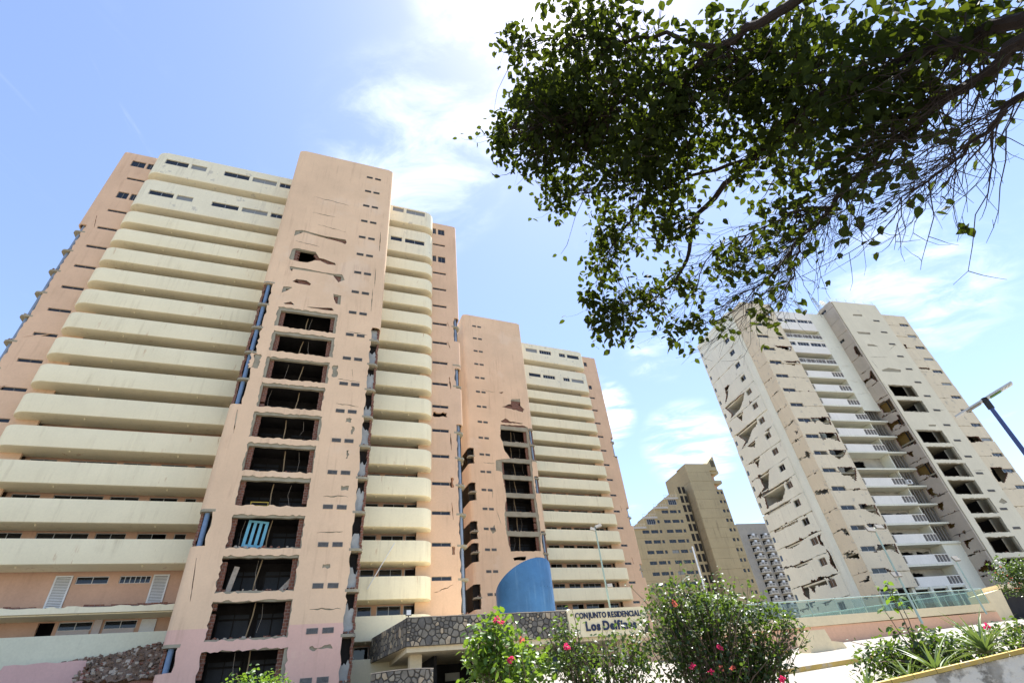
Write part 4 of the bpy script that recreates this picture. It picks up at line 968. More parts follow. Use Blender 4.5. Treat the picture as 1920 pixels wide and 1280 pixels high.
# ------------------------------------------------------------------ far buildings
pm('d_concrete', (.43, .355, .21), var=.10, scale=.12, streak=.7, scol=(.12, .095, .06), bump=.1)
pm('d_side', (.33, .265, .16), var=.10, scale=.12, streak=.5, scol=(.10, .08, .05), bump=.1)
pm('e_grey', (.33, .305, .26), var=.08, scale=.15, streak=.4, bump=.1)
pm('e_pale', (.50, .475, .42), var=.06, scale=.3, streak=.3)
pm('dark_void', (.03, .028, .026), var=.2)
def build_D():
    DU, DZ = 88.0, 8.0
    root = facade('apartment_building', 'tan concrete apartment block with a stepped terrace roof and a tall slab tower', 'apartment building', 73.5, 132, DU, DZ)
    X = lambda p, y: (p[0] - DU, y, p[1] - DZ); g = random.Random(41)
    # stepped left wing: one storey at a time, each terrace longer than the one above
    top = 54.6; steps = []
    for k in range(17):
        z1 = 52.4 - 2.74 * k; z0 = z1 - 2.74
        x0 = max(66.8, 87.5 - (top - z1) * 1.52)
        if z0 < DZ - 4: break
        steps.append((x0, z0, z1))
    for i, (x0, z0, z1) in enumerate(steps):
        wins = []
        if x0 < 84:
            x = 84.0
            while x > x0 + 2.2 and i > 1:
                for w, gap in ((.8, .45), (2.2, .55), (2.1, 1.4)):
                    if x - w > x0 + .9: wins.append((x - w, x))
                    x -= w + gap
        h = [rect(a, b, z0 + 1.25, z0 + 2.15) for a, b in wins]
        MB().panel(rect(x0, 87.6, z0 + .012, z1 - .012), h, lambda p: X(p, (i % 2) * .03), lambda p: X(p, .3)).build('storey_panel', ['d_concrete'], root)
        for a, b in wins: window(root, a - DU, .12, z0 + 1.25 - DZ, b - a, .9, 2 if b - a > 1 else 1, 'vent_slat', glass='pale_glass' if g.random() < .12 else None)
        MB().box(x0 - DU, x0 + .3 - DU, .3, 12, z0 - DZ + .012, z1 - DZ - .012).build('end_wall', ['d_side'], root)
        MB().box(x0 + .3 - DU, 87.6 - DU, .3, 12, z1 - DZ - .3, z1 - DZ - .02).build('terrace', ['concrete'], root)
        MB().box(x0 + .31 - DU, 87.4 - DU, 3, 3.1, z0 - DZ + .05, z1 - DZ - .31).build('inner_wall', ['dark_void'], root)
        if i and x0 > 66.9:
            r = MB(); n = 6; a, b = x0 - .3, x0 + 4.2
            r.box(a - DU, b - DU, -.35, -.28, z1 - DZ + 1.0, z1 - DZ + 1.06)
            for j in range(n): q = a + (b - a) * j / n; r.box(q - DU, q + .05 - DU, -.35, -.3, z1 - DZ, z1 - DZ + 1.0)
            r.box(a - DU, b - DU, -.42, -.02, z1 - DZ - .25, z1 - DZ + .28)
            stuff(r.build('terrace_railing', ['e_pale'], root))
            if i % 2: window(root, x0 + .8 - DU, -.05, z0 + .9 - DZ, 2.6, 1.5, 4, 'white_frame')
    
    # dark stair slot between wing and slab
    for k in range(16):
        z = 51.2 - 2.74 * k
        for a in (85.2, 86.6):
            MB().box(a - DU, a + .9 - DU, -.04, .05, z - DZ, z + 2.0 - DZ).build('stair_window', ['dark_void'], root)
    # tall slab tower, storey bands
    for k in range(20):
        z1 = 59.3 - 2.74 * k; z0 = z1 - 2.74
        if z0 < DZ - 5: break
        s = g.uniform(0, .06)
        pl = rect(88.2, 95.8, z0 + .02, z1 - .02)
        MB().prism(pl, lambda p: X(p, -3 - s), lambda p: X(p, -2.6)).build('slab_panel', ['d_concrete'], root)
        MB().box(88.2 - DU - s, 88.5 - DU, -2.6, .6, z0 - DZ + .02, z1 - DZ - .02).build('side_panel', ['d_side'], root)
    MB().prism([(88.2, 59.3), (95.8, 59.3), (98.6, 61.9), (98.6, 57.2), (95.8, 57.2), (95.8, 59.25), (88.2, 59.25)][:4] + [(98.6, 57.2), (95.85, 57.2), (95.85, 59.2), (88.2, 59.2)], lambda p: X(p, -2.95), lambda p: X(p, 3)).build('crest', ['d_concrete'], root)
    for i in range(4): MB().box(97.0 + .36 * i - DU, 97.2 + .36 * i - DU, -3.02, -2.9, 58.3 - DZ, 60.4 - DZ).build('vent_slot', ['dark_void'], root)
    # right wing with pairs of small windows and balconies near the top
    for k in range(18):
        z1 = 52.0 - 2.74 * k; z0 = z1 - 2.74
        if z0 < DZ - 5: break
        s = g.uniform(0, .08); xr = 99.4 + (.35 if k > 3 else 0)
        ws = [(97.0, 97.9), (98.5 - .1, 99.2 - .1)]
        MB().panel(rect(95.82, xr, z0 + .02, z1 - .02), [rect(a, b, z0 + 1.2, z0 + 2.1) for a, b in ws], lambda p: X(p, -1.2 - s), lambda p: X(p, -.9)).build('wing_panel', ['d_concrete'], root)
        for a, b in ws: window(root, a - DU, -1.1, z0 + 1.2 - DZ, b - a, .9, 1, 'vent_slat')
        MB().box(xr - .25 - DU, xr - DU, -.9, 8, z0 + .02 - DZ, z1 - .02 - DZ).build('end_wall', ['d_side'], root)
    for z in (54.2, 57.3): MB().box(95.9 - DU, 99.2 - DU, -2.4, 3, z - .9 - DZ, z - DZ).build('balcony', ['d_concrete'], root)
    MB().box(95.9 - DU, 98.0 - DU, -1.0, 3, 52.0 - DZ, 57.2 - DZ).build('upper_wall', ['recess_plaster'], root)
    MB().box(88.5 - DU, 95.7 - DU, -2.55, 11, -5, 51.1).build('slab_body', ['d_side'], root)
build_D()
def build_E():
    EU, EZ = 160.0, 9.0
    root = facade('apartment_building', 'distant grey apartment block with rows of small projecting balconies', 'apartment building', 73.5, 200, EU, EZ)
    g = random.Random(43)
    holes = []; cells = []
    for r in range(18):
        z = 57.4 - 2.76 * r
        if z < EZ - 2: break
        for c in range(3):
            x = 157.2 + 6.4 * c; cells.append((x, z)); holes.append(rect(x - .6, x + 4.4, z - 1.5, z + .55))
    X = lambda p, y: (p[0] - EU, y, p[1] - EZ)
    MB().panel(rect(153.0, 176.5, EZ - 3, 62.7), holes, lambda p: X(p, 0), lambda p: X(p, .4)).build('wall', ['e_grey'], root)
    MB().box(-7, 16.5, 3.0, 3.2, -3, 53).build('inner_wall', ['dark_void'], root)
    MB().box(-7, -6.7, .4, 14, -3, 53.7).build('end_wall', ['e_grey'], root)
    MB().box(-6.7, 16.5, .4, 14, 53.2, 53.5).build('roof', ['concrete'], root)
    b = MB().box(-.9, 0 + 4.0, -1.2, -.05, -1.6, -1.35).box(0, 3.4, -1.3, -1.15, -1.35, -.2).box(0, .15, -1.15, -.05, -1.35, -.2).box(3.25, 3.4, -1.15, -.05, -1.35, -.2)
    bm_ = b.mesh('balcony', ['e_pale'])
    pn = MB()
    for i in range(2): pn.box(.35 + i * 1.5, 1.45 + i * 1.5, -1.36, -1.3, -1.1, -.4)
    pm_ = pn.mesh('grille', ['vent_slat'])
    ac = MB().box(1.2, 2.3, -1.0, -.2, -.2, .7).mesh('air_box', ['white_paint'])
    for x, z in cells:
        o = place('balcony', bm_, root, (x - EU, 0, z - EZ)); place('grille', pm_, o); place('air_box', ac, o)
    for i in range(9): window(root, 154.5 - EU + 2.3 * i, -.02, 60.0 - EZ, .6, .8, 1, 'vent_slat')
    for r in range(17): window(root, 154.2 - EU, -.02, 56.5 - 2.76 * r - EZ, 1.0, 1.1, 1, 'vent_slat')
build_E()
# green hill far to the right
def build_hill():
    b = MB(); xs = [i * 60 for i in range(24)]; ys = [i * 60 for i in range(14)]; g = random.Random(2)
    def h(i, j):
        x = i / 23; y = j / 13
        return max(0, 255 * math.exp(-((x - .62) / .33) ** 2 - ((y - .5) / .42) ** 2) - 18 + 9 * math.sin(i * 1.3) * math.cos(j * 1.7))
    b.add([(640 + x - 20, 560 + y, 2 + h(i, j)) for j, y in enumerate(ys) for i, x in enumerate(xs)], [(j * 24 + i, j * 24 + i + 1, (j + 1) * 24 + i + 1, (j + 1) * 24 + i) for j in range(13) for i in range(23)])
    pm('hill_green', (.13, .17, .07), var=.3, scale=.03, bump=0, fine=.1, patch=((.20, .17, .10), .02, .55, .7))
    struct(b.build('hill', ['hill_green'], smooth=True, recalc=False))
build_hill()
# ------------------------------------------------------------------ entrance canopy with stone cladding
pm('stone_a', (.20, .18, .145), var=.25, scale=3, bump=.35, bscale=9)
pm('stone_b', (.30, .265, .20), var=.25, scale=3, bump=.35, bscale=9)
pm('stone_c', (.13, .12, .105), var=.25, scale=3, bump=.35, bscale=9)
pm('stone_d', (.40, .32, .22), var=.2, scale=3, bump=.3, bscale=9)
pm('mortar', (.07, .064, .055), var=.2, scale=4)
pm('canopy_cream', (.64, .55, .38), var=.08, scale=.8, streak=.3, scol=(.35, .28, .18))
pm('sign_cream', (.76, .66, .43), var=.05, scale=.8, streak=.25, scol=(.45, .36, .22))
pm('navy', (.018, .03, .075), var=.1, rough=.5)
pm('tank_blue', (.045, .14, .31), var=.18, scale=.6, streak=.9, scol=(.12, .25, .42), rough=.42, bump=.05)
def voronoi(Wd, Hh, n, g, relax=2):
    pts = [(g.uniform(0, Wd), g.uniform(0, Hh)) for _ in range(n)]
    def cells(pts):
        out = []
        for i, (x, y) in enumerate(pts):
            poly = [(0, 0), (Wd, 0), (Wd, Hh), (0, Hh)]
            for j, (a, b) in sorted(enumerate(pts), key=lambda q: (q[1][0] - x) ** 2 + (q[1][1] - y) ** 2)[1:15]:
                mx, my = (x + a) / 2, (y + b) / 2; dx, dy = a - x, b - y; new = []
                for k in range(len(poly)):
                    p, q = poly[k], poly[(k + 1) % len(poly)]
                    sp = (p[0] - mx) * dx + (p[1] - my) * dy; sq = (q[0] - mx) * dx + (q[1] - my) * dy
                    if sp <= 0: new.append(p)
                    if (sp < 0 < sq) or (sq < 0 < sp):
                        t = sp / (sp - sq); new.append((p[0] + (q[0] - p[0]) * t, p[1] + (q[1] - p[1]) * t))
                poly = new
                if not poly: break
            out.append(poly)
        return out
    for _ in range(relax):
        cs = cells(pts); pts = [(sum(p[0] for p in c) / len(c) * .7 + q[0] * .3, sum(p[1] for p in c) / len(c) * .7 + q[1] * .3) if c else q for c, q in zip(cs, pts)]
    return cells(pts)
def stones(parent, Wd, Hh, n, fmap, g, name='stone'):
    for c in voronoi(Wd, Hh, n, g):
        if len(c) < 3: continue
        mx = sum(p[0] for p in c) / len(c); my = sum(p[1] for p in c) / len(c)
        gap = g.uniform(.018, .036); q = []
        for p in c:
            L = math.hypot(p[0] - mx, p[1] - my)
            if L < .03: continue
            k = max(.3, 1 - gap * 1.5 / L) * g.uniform(.97, 1.0); q.append((mx + (p[0] - mx) * k, my + (p[1] - my) * k))
        if len(q) < 3: continue
        d = g.uniform(.025, .065); b = MB(); m = len(q)
        inner = [(mx + (p[0] - mx) * .86, my + (p[1] - my) * .86) for p in q]
        b.add([fmap(p, 0) for p in q] + [fmap(p, d * .7) for p in q] + [fmap(p, d) for p in inner], [[i, (i + 1) % m, m + (i + 1) % m, m + i] for i in range(m)] + [[m + i, m + (i + 1) % m, 2 * m + (i + 1) % m, 2 * m + i] for i in range(m)] + [[2 * m + i for i in range(m)]])
        b.build(name, [g.choice(['stone_a', 'stone_a', 'stone_b', 'stone_c', 'stone_c', 'stone_d'])], parent)
CAN = facade('entrance_canopy', 'entrance canopy faced with dark irregular stones, cream soffit and pillar', 'canopy', 66.9, 36, 6, 3.5)
def build_canopy():
    g = random.Random(51); z0, z1 = 5.87 - 3.5, 7.45 - 3.5; L = 17.6
    vx, vy = -1.3, 8.0; LL = math.hypot(vx, vy)
    pl = [(0, .06), (L, .06), (L, 9), (vx + .06, vy), (.06, .06)][:4]
    b = MB().prism([(.05, .06), (L, .06), (L, 9), (vx + .05, vy)], lambda p: (p[0], p[1], z0 + .02), lambda p: (p[0], p[1], z1 - .03))
    b.build('roof_slab', ['canopy_cream'], CAN)
    MB().box(.02, L, .0, .055, z0, z1).build('mortar_bed', ['mortar'], CAN)
    nx, ny = vy / LL, -vx / LL
    MB().hexa([(0, .02, z0), (vx, vy, z0), (vx + nx * .05, vy + ny * .05, z0), (.05, .02, z0), (0, .02, z1), (vx, vy, z1), (vx + nx * .05, vy + ny * .05, z1), (.05, .02, z1)]).build('mortar_bed', ['mortar'], CAN)
    stones(CAN, 11.0, z1 - z0, 185, lambda p, d: (.02 + p[0], -d, z0 + p[1]), g)
    stones(CAN, LL, z1 - z0, 105, lambda p, d: (vx * p[0] / LL - nx * d, .02 + vy * p[0] / LL - ny * d, z0 + p[1]), g)
    c = MB(); k = 0
    while k < 11: w = g.uniform(.5, 1.1); c.box(k, min(11, k + w) - .01, -.05, .25, z1 + .001, z1 + g.uniform(.03, .06)); k += w
    stuff(c.build('coping', ['rubble_pale'], CAN))
    # lip of the soffit, pillars, lobby walls behind, shade put into their near-black colour
    MB().box(.1, L, .2, 8.5, z0 - .28, z0 + .015).build('soffit', ['canopy_cream'], CAN)
    for x in (.55, 9.0, 15.5): MB().box(x, x + .75, 1.5, 2.2, -.4, z0 - .28).build('pillar', ['canopy_cream'], CAN)
    MB().box(-1.0, L, 8.5, 8.7, -.4, z0 - .1).build('lobby_wall', ['interior_shade'], CAN)
    MB().box(2.3, 2.5, 2.6, 8.5, -.4, z0 - .28).build('lobby_wall', ['hollow_shade'], CAN)
    MB().box(4.4, 5.5, 8.3, 8.45, 1.0, 1.5).build('lobby_window', ['room_pale'], CAN)
    b = MB()
    for i in range(8): b.tube([(-.9 + .2 * i, 7.6, -.4), (-.9 + .2 * i, 7.6, 2.1)], .02, 5)
    for i in range(5): b.box(-.95, .6, 7.58, 7.62, .1 + .45 * i, .13 + .45 * i)
    stuff(b.build('gate', ['black_metal'], CAN))
build_canopy()
def letters(parent, text, x0, x1, z, h, y, bold, mat):
    """raised letters, one object each, fitted between x0 and x1"""
    glyphs = []; total = 0; prev = None
    for ch in text:
        if ch == ' ': glyphs.append((None, .34 * h)); total += .34 * h; continue
        cu = bpy.data.curves.new('letter', 'FONT'); cu.body = ch; cu.size = 1.0; cu.extrude = .06; cu.offset = bold; cu.resolution_u = 3
        ob = bpy.data.objects.new('tmp', cu); COL.objects.link(ob)
        dg = bpy.context.evaluated_depsgraph_get(); me = bpy.data.meshes.new_from_object(ob.evaluated_get(dg)); bpy.data.objects.remove(ob)
        xs = [v.co.x for v in me.vertices]; w = (max(xs) - min(xs)) * h / .7; glyphs.append((me, w, min(xs))); total += w + .13 * h
    f = (x1 - x0) / total; x = x0
    for q in glyphs:
        if q[0] is None: x += q[1] * f; continue
        me, w, mn = q; s = h / .7
        me.materials.clear(); me.materials.append(MATS[mat])
        o = bpy.data.objects.new('letter', me); COL.objects.link(o); o.parent = parent; o.rotation_euler = (R(90), 0, 0); o.scale = (s * f, s, s); o.location = (x - mn * s * f, y, z)
        x += (w + .13 * h) * f
def build_sign():
    t = facade('entrance_sign', 'cream sign board with dark blue lettering on the stone canopy', 'sign', 66.9, 36, 17.1, 5.8)
    L, H = 6.35, 1.72; r = .4
    pl = [(0, 0), (L - .6, 0), (L, .9)] + [(L - r + r * math.cos(R(a)), H - r + r * math.sin(R(a))) for a in range(0, 91, 15)] + [(r * .6 + .25 * math.cos(R(a)), H - .25 + .25 * math.sin(R(a))) for a in range(90, 181, 15)]
    MB().prism(pl, lambda p: (p[0], -.16, p[1]), lambda p: (p[0], .05, p[1])).build('board', ['sign_cream'], t)
    letters(t, 'CONJUNTO RESIDENCIAL', .55, 5.85, 1.12, .36, -.19, .022, 'navy')
    letters(t, 'Los Delfines', 1.25, 5.35, .36, .55, -.19, .034, 'navy')
build_sign()
def flood(label, p, rz):
    t = thing('floodlight', label, 'floodlight', p, rz)
    MB().box(-.18, .18, -.05, .05, .1, .46).build('housing', ['black_metal'], t)
    MB().box(-.14, .14, -.062, -.052, .14, .42).build('lens', ['white_paint'], t)
    MB().box(-.03, .03, -.03, .03, 0, .1).build('bracket', ['black_metal'], t)
flood('small square floodlight standing on the corner of the stone canopy', spot(66.9, 36, 6.15, .15, 7.5), R(23))
def build_tank():
    t = facade('blue_cylinder', 'blue slant-topped cylinder rising behind the stone canopy', 'cylinder', 66.9, 46.5, 18.25, 3.9)
    n = 48; r = 2.58; vs = []; top = lambda x, y: 11.8 - 3.9 + .22 * x - .48 * y
    for k in range(n):
        a = 2 * math.pi * k / n; x, y = r * math.cos(a), r * math.sin(a); vs += [(x, y, 0), (x, y, top(x, y)), (x * .95, y * .95, top(x * .95, y * .95)), (x * .95, y * .95, 1)]
    fs = []
    for k in range(n):
        j = (k + 1) % n
        for i in range(3): fs.append((4 * k + i, 4 * j + i, 4 * j + i + 1, 4 * k + i + 1))
    b = MB(); b.add(vs, fs); b.add([(r * .95 * math.cos(2 * math.pi * k / n), r * .95 * math.sin(2 * math.pi * k / n), 1.0) for k in range(n)], [list(range(n))])
    b.build('shell', ['tank_blue'], t, smooth=True)
    k = MB()
    for i in range(14):
        a = R(-90 - 60 + i * 9.2); k.tube([(r * .999 * math.cos(a), r * .999 * math.sin(a), 6.9), (r * 1.01 * math.cos(a), r * 1.01 * math.sin(a), 6.9)], .045, 6)
    stuff(k.build('bolt', ['tank_blue'], t))
build_tank()
def build_lowwall():
    t = facade('stone_wall', 'low curved wall of pale irregular stones below the canopy pillar', 'wall', 66.9, 31, 5.3, 3.1)
    g = random.Random(57); r = 1.9; a0, a1 = R(205), R(318); L = r * (a1 - a0); z1 = 4.25 - 3.1
    P = lambda p, d: ((r + d) * math.cos(a0 + p[0] / r), 1.7 + (r + d) * math.sin(a0 + p[0] / r), -.3 + p[1])
    n = 18; b = MB()
    for i in range(n):
        q = [P((L * (i + j) / n, zz), dd) for zz in (0, z1 + .3) for j, dd in ((0, 0), (1, 0), (1, -.3), (0, -.3))]
        b.hexa(q)
    b.build('core', ['mortar'], t)
    stones(t, L, z1 + .3, 62, P, g)
    c = MB()
    for i in range(12): c.hexa([P((L * (i + j) / 12, zz), dd) for zz in (z1 + .301, z1 + .34) for j, dd in ((.02, .05), (.98, .05), (.98, -.32), (.02, -.32))])
    stuff(c.build('coping', ['rubble_pale'], t))
build_lowwall()

# ------------------------------------------------------------------ rubble at the foot of the near tower
def build_rubble():
    a = R(66.9); g = random.Random(61); n, m = 40, 16; b = MB()
    def hgt(u, y):
        t = (u + 16.4) / 8.5; f = 5.5 + .75 * min(1, y / 2.0) + 1.5 * max(0, min(1, t)) * min(1, max(0, y - .6) / 2.2)
        return f
    vs = []
    for j in range(m + 1):
        for i in range(n + 1):
            u = -16.4 + 8.6 * i / n; y_s = 2.62 if u < -12.0 else .3 + 2.3 * max(0, 1 - (u + 12) / .8); y = y_s + (3.35 - y_s) * j / m; z = hgt(u, y) + g.uniform(-.11, .13); p = spot(66.9, 40, u + g.uniform(-.05, .05), y + g.uniform(-.05, .05), z); vs.append(tuple(p))
    b.mat(0).add(vs, [(j * (n + 1) + i, j * (n + 1) + i + 1, (j + 1) * (n + 1) + i + 1, (j + 1) * (n + 1) + i) for j in range(m) for i in range(n)])
    for i in range(800):
        u = g.uniform(-16.2, -8.0); y = g.uniform(2.7 if u < -12 else .4, 3.25); p = spot(66.9, 40, u, y, hgt(u, y) - .02); q = MB(); chunks(q, 1, ((p.x, p.x), (p.y, p.y), (p.z, p.z + .06)), g.uniform(.08, .34), g); b.c = g.choice((0, 0, 0, 0, 1, 1, 2)); b.add(q.v, q.f)
    o = b.build('rubble_heap', ['rubble', 'rubble_pale', 'brick'], recalc=False)
    stuff(o); tag(o, 'heap of broken masonry spilling over the rose podium wall', 'rubble')
build_rubble()
def lean_door(label, u, y, z, w, h, tilt, mat, slots=3):
    p = spot(66.9, 40, u, y, z); t = thing('loose_door', label, 'door', p, R(23.1)); b = MB()
    b.box(0, w, 0, .05, 0, h * .2).box(0, w, 0, .05, h * .93, h)
    for i in range(slots + 1): x = i * (w - .2) / slots; b.box(x, x + .2, 0, .05, h * .2, h * .93)
    o = b.build('leaf', [mat], t); o.rotation_euler = (0, R(tilt), 0)
lean_door('sky-blue slatted door leaning inside an opening of the near stair core', -4.9, .75, 12.88, 1.35, 2.1, 5, 'sky_blue_door')
def yellow_frame():
    t = thing('yellow_trestle', 'small yellow metal frame lying in an opening of the near stair core', 'frame', spot(66.9, 40, -4.85, .5, 15.62), R(23.1))
    b = MB().box(0, 1.2, 0, .05, .55, .61).box(0, 1.2, 0, .05, .3, .34); b.box(0, .05, 0, .05, 0, .55).box(1.15, 1.2, 0, .05, 0, .55); b.build('frame', ['yellow_metal'], t)
yellow_frame()
def slabs(label, u, z, ang, n):
    for i in range(n):
        t = thing('broken_board', label, 'board', spot(66.9, 40, u + .35 * i, .75 + .1 * i, z), R(23.1))
        o = MB().box(-.16, .16, 0, .1, 0, 1.7 - .5 * i).build('slab', ['rubble_pale'], t); o.rotation_euler = (0, R(ang), 0)
slabs('pale broken slab leaning at the left of a stair core opening', -5.1, 10.12, 9, 1)
slabs('short broken slab leaning at the right of a stair core opening', -1.9, 10.12, 40, 1)
def stay():
    o = MB().tube([spot(66.9, 40, 4.15, 3.2, 10.7), spot(66.9, 40, 6.05, 3.15, 14.1)], .035, 6).build('fallen_rod', ['white_paint'])
    tag(o, 'thin pale rod leaning across the short balconies of the near tower', 'rod')
stay()

# ------------------------------------------------------------------ terrace wall and glass railing on the right
pm('wall_peach', (.70, .42, .27), var=.06, scale=.6, streak=.3, scol=(.42, .25, .17))
pm('wall_cream', (.72, .60, .38), var=.06, scale=.6, streak=.3, scol=(.42, .34, .22))
pm('rail_green', (.30, .40, .36), var=.1, rough=.4)
def glassy(name, col, gl=.12):
    m = bpy.data.materials.new(name); m.use_nodes = True; t, l = m.node_tree.nodes, m.node_tree.links
    t.remove(t['Principled BSDF']); tr = t.new('ShaderNodeBsdfTransparent'); tr.inputs[0].default_value = (*col, 1)
    gs = t.new('ShaderNodeBsdfGlossy'); gs.inputs['Roughness'].default_value = .05; gs.inputs[0].default_value = (.9, .95, .93, 1)
    ms = t.new('ShaderNodeMixShader'); ms.inputs[0].default_value = gl; l.new(tr.outputs[0], ms.inputs[1]); l.new(gs.outputs[0], ms.inputs[2]); l.new(ms.outputs[0], t['Material Output'].inputs[0])
    MATS[name] = m
glassy('rail_glass', (.70, .79, .755), .045)
def build_terrace():
    t = facade('terrace_wall', 'long low wall, cream above peach, along the ramp on the right', 'wall', 73.5, 26, 15.6, 2.4)
    L = 19.5
    MB().box(0, L, 0, .25, 0, 1.75).build('wall_base', ['wall_peach'], t)
    b = MB(); b.hexa([(0, -.09, 1.72), (L, -.05, 1.82), (L, .4, 1.82), (0, .4, 1.72), (0, -.09, 2.2), (L, -.05, 2.2), (L, .4, 2.2), (0, .4, 2.2)]); b.build('coping', ['wall_cream'], t)
    MB().box(-.2, L, .25, 6, 1.9, 2.15).build('terrace_slab', ['concrete'], t)
    r = facade('glass_railing', 'green-tinted glass railing with metal posts on top of the terrace wall', 'railing', 73.5, 26, 15.6, 4.6)
    MB().tube([(0, .12, .80), (L, .12, .80)], .03, 8).build('top_rail', ['rail_green'], r)
    n = 11
    for i in range(n + 1):
        x = .05 + i * (L - .1) / n; MB().box(x - .02, x + .02, .1, .15, 0, .79).build('post', ['rail_green'], r)
        if i < n: MB().box(x + .04, x + (L - .1) / n - .04, .12, .13, .03, .74).build('pane', ['rail_glass'], r)
    # a lower run of railing set back towards the tower
    r2 = facade('glass_railing', 'second glass railing set back behind the first near the right end', 'railing', 73.5, 31, 26, 4.5)
    MB().tube([(0, 0, .75), (16, 0, 1.5)], .03, 8).build('top_rail', ['rail_green'], r2)
    for i in range(9): MB().box(2 * i - .02, 2 * i + .02, 0, .04, -.3, .75 + .094 * i - .02).build('post', ['rail_green'], r2)
    for i in range(8): MB().hexa([(2 * i + .05, .0, 0), (2 * i + 1.95, .0, 0), (2 * i + 1.95, .012, 0), (2 * i + .05, .012, 0), (2 * i + .05, 0, .7 + .094 * i), (2 * i + 1.95, 0, .7 + .094 * (i + 1)), (2 * i + 1.95, .012, .7 + .094 * (i + 1)), (2 * i + .05, .012, .7 + .094 * i)]).build('pane', ['rail_glass'], r2)
build_terrace()
def at(az, r, z): return Vector((r * math.sin(R(az)), r * math.cos(R(az)), z))
def build_blocks():
    p = at(23.3, 28.2, 2.65); t = thing('concrete_block', 'cream stepped concrete block standing before the terrace wall', 'block', p, R(16))
    b = MB(); b.prism([(-.1, 0), (1.3, 0), (1.05, .95), (.15, .95)], lambda q: (q[0], 0 - .12 * (q[1] / .95 - 1) * 0, q[1]), lambda q: (q[0] + .1, .9, q[1])); b.build('body', ['wall_cream'], t)
    MB().hexa([(1.32, .05, 0), (1.95, .05, 0), (1.95, .85, 0), (1.32, .85, 0), (1.2, .05, .5), (1.75, .05, .42), (1.75, .85, .42), (1.2, .85, .5)]).build('step', ['wall_cream'], t)
    p = at(37.0, 45.5, 3.7); t = thing('concrete_block', 'cream concrete block with a dark opening at the right end of the terrace wall', 'block', p, R(16))
    MB().prism([(-.1, 0), (1.0, 0), (1.3, 1.75), (-.1, 1.55)], lambda q: (q[0], 0, q[1]), lambda q: (q[0], 1.2, q[1])).build('body', ['wall_cream'], t)
    MB().box(1.35, 4.5, .3, 2, 0, 1.6).build('opening', ['hollow_shade'], t)  # solid black box, the shade inside the opening is its colour
    MB().box(1.3, 5, -.1, 2.2, 1.76, 2.0).build('lintel', ['wall_cream'], t)
build_blocks()
pm('kerb_yellow', (.46, .32, .09), var=.15, scale=3, patch=((.40, .34, .24), 2.5, .52, .8))
pm('kerb_grey', (.36, .31, .25), var=.15, scale=3)
pm('planter_render', (.30, .285, .25), var=.3, scale=3.5, bump=.6, bscale=9, streak=.9, scol=(.50, .36, .12), fine=.15, patch=((.66, .64, .58), 2.6, .47, .85))
pm('soil', (.13, .09, .06), var=.3, scale=4, bump=.5)
def kerb(label, pts, h=.14, w=.18):
    t = thing('kerb', label, 'kerb', pts[0]); o = Vector(pts[0])
    for a, b_ in zip(pts, pts[1:]):
        a, b_ = Vector(a) - o, Vector(b_) - o; L = (b_ - a).length; n = max(1, round(L / 1.0)); d = (b_ - a) / n; s = Vector((-d.y, d.x, 0)).normalized() * w
        for i in range(n):
            p, q = a + d * i + d * .004, a + d * (i + 1) - d * .004
            MB().mat(0).hexa([p - Vector((0, 0, .1)), q - Vector((0, 0, .1)), q + s - Vector((0, 0, .1)), p + s - Vector((0, 0, .1)), p + Vector((0, 0, h)), q + Vector((0, 0, h)), q + s + Vector((0, 0, h)), p + s + Vector((0, 0, h))]).build('kerb_stone', ['kerb_yellow'], t)
G = lambda x, y: (x, y, gz(x, y))
kerb('worn yellow kerb stones across the pale ramp beyond the shrubs', [G(6.6, 17.9), G(10.0, 19.2), G(12.5, 20.6)])
kerb('yellow kerb stones at the left foot of the terrace wall', [G(7.6, 26.4), G(11.0, 27.6)])
kerb('pale kerb stones near the right edge of the ramp', [G(18.5, 25.2), G(23.5, 27.6)])
def build_planter():
    t = thing('planter', 'raised planter wall with a worn yellow rim at the lower right', 'planter', at(32, 7, .6))
    o = t.location.copy(); n = 16; pts = []
    for i in range(n + 1):
        az = 20 + 26 * i / n; r = 6.95 + .02 * (az - 20); el = -.75 + (az - 20) * .0975 - .1 + .0005 * (az - 27) ** 2; z = 1.6 + r * math.tan(R(el)); pts.append((az, r, z))
    g = random.Random(71)
    for i in range(n):
        (a0, r0_, z0), (a1, r1_, z1) = pts[i], pts[i + 1]
        q = [at(a0, r0_, .2) - o, at(a1, r1_, .2) - o, at(a1, r1_ + .2, .2) - o, at(a0, r0_ + .2, .2) - o, at(a0, r0_, z0 - .037) - o, at(a1, r1_, z1 - .037) - o, at(a1, r1_ + .2, z1 - .037) - o, at(a0, r0_ + .2, z0 - .037) - o]
        MB().hexa(q).build('wall_segment', ['planter_render'], t)
        e = [g.uniform(0, .015) for _ in range(2)]
        q = [at(a0 + .02, r0_ - .02, z0 - .034) - o, at(a1 - .02, r1_ - .02, z1 - .034) - o, at(a1 - .02, r1_ + .2, z1 - .034) - o, at(a0 + .02, r0_ + .2, z0 - .034) - o, at(a0 + .02, r0_ - .02 + e[0], z0) - o, at(a1 - .02, r1_ - .02 + e[1], z1) - o, at(a1 - .02, r1_ + .21, z1 + .01) - o, at(a0 + .02, r0_ + .21, z0 + .01) - o]
        MB().hexa(q).build('rim', ['kerb_yellow'], t)
    b = MB(); vs = []
    for i in range(n + 1):
        for j in range(6): a, r, z = pts[i]; vs.append(at(a, r + .2 + j * .62, z - .08 + .012 * j + (g.uniform(-.03, .03) if j else 0)) - o)
    b.add(vs, [(6 * i + j, 6 * i + 6 + j, 6 * i + 7 + j, 6 * i + j + 1) for i in range(n) for j in range(5)]); b.build('soil', ['soil'], t, recalc=False)
build_planter()

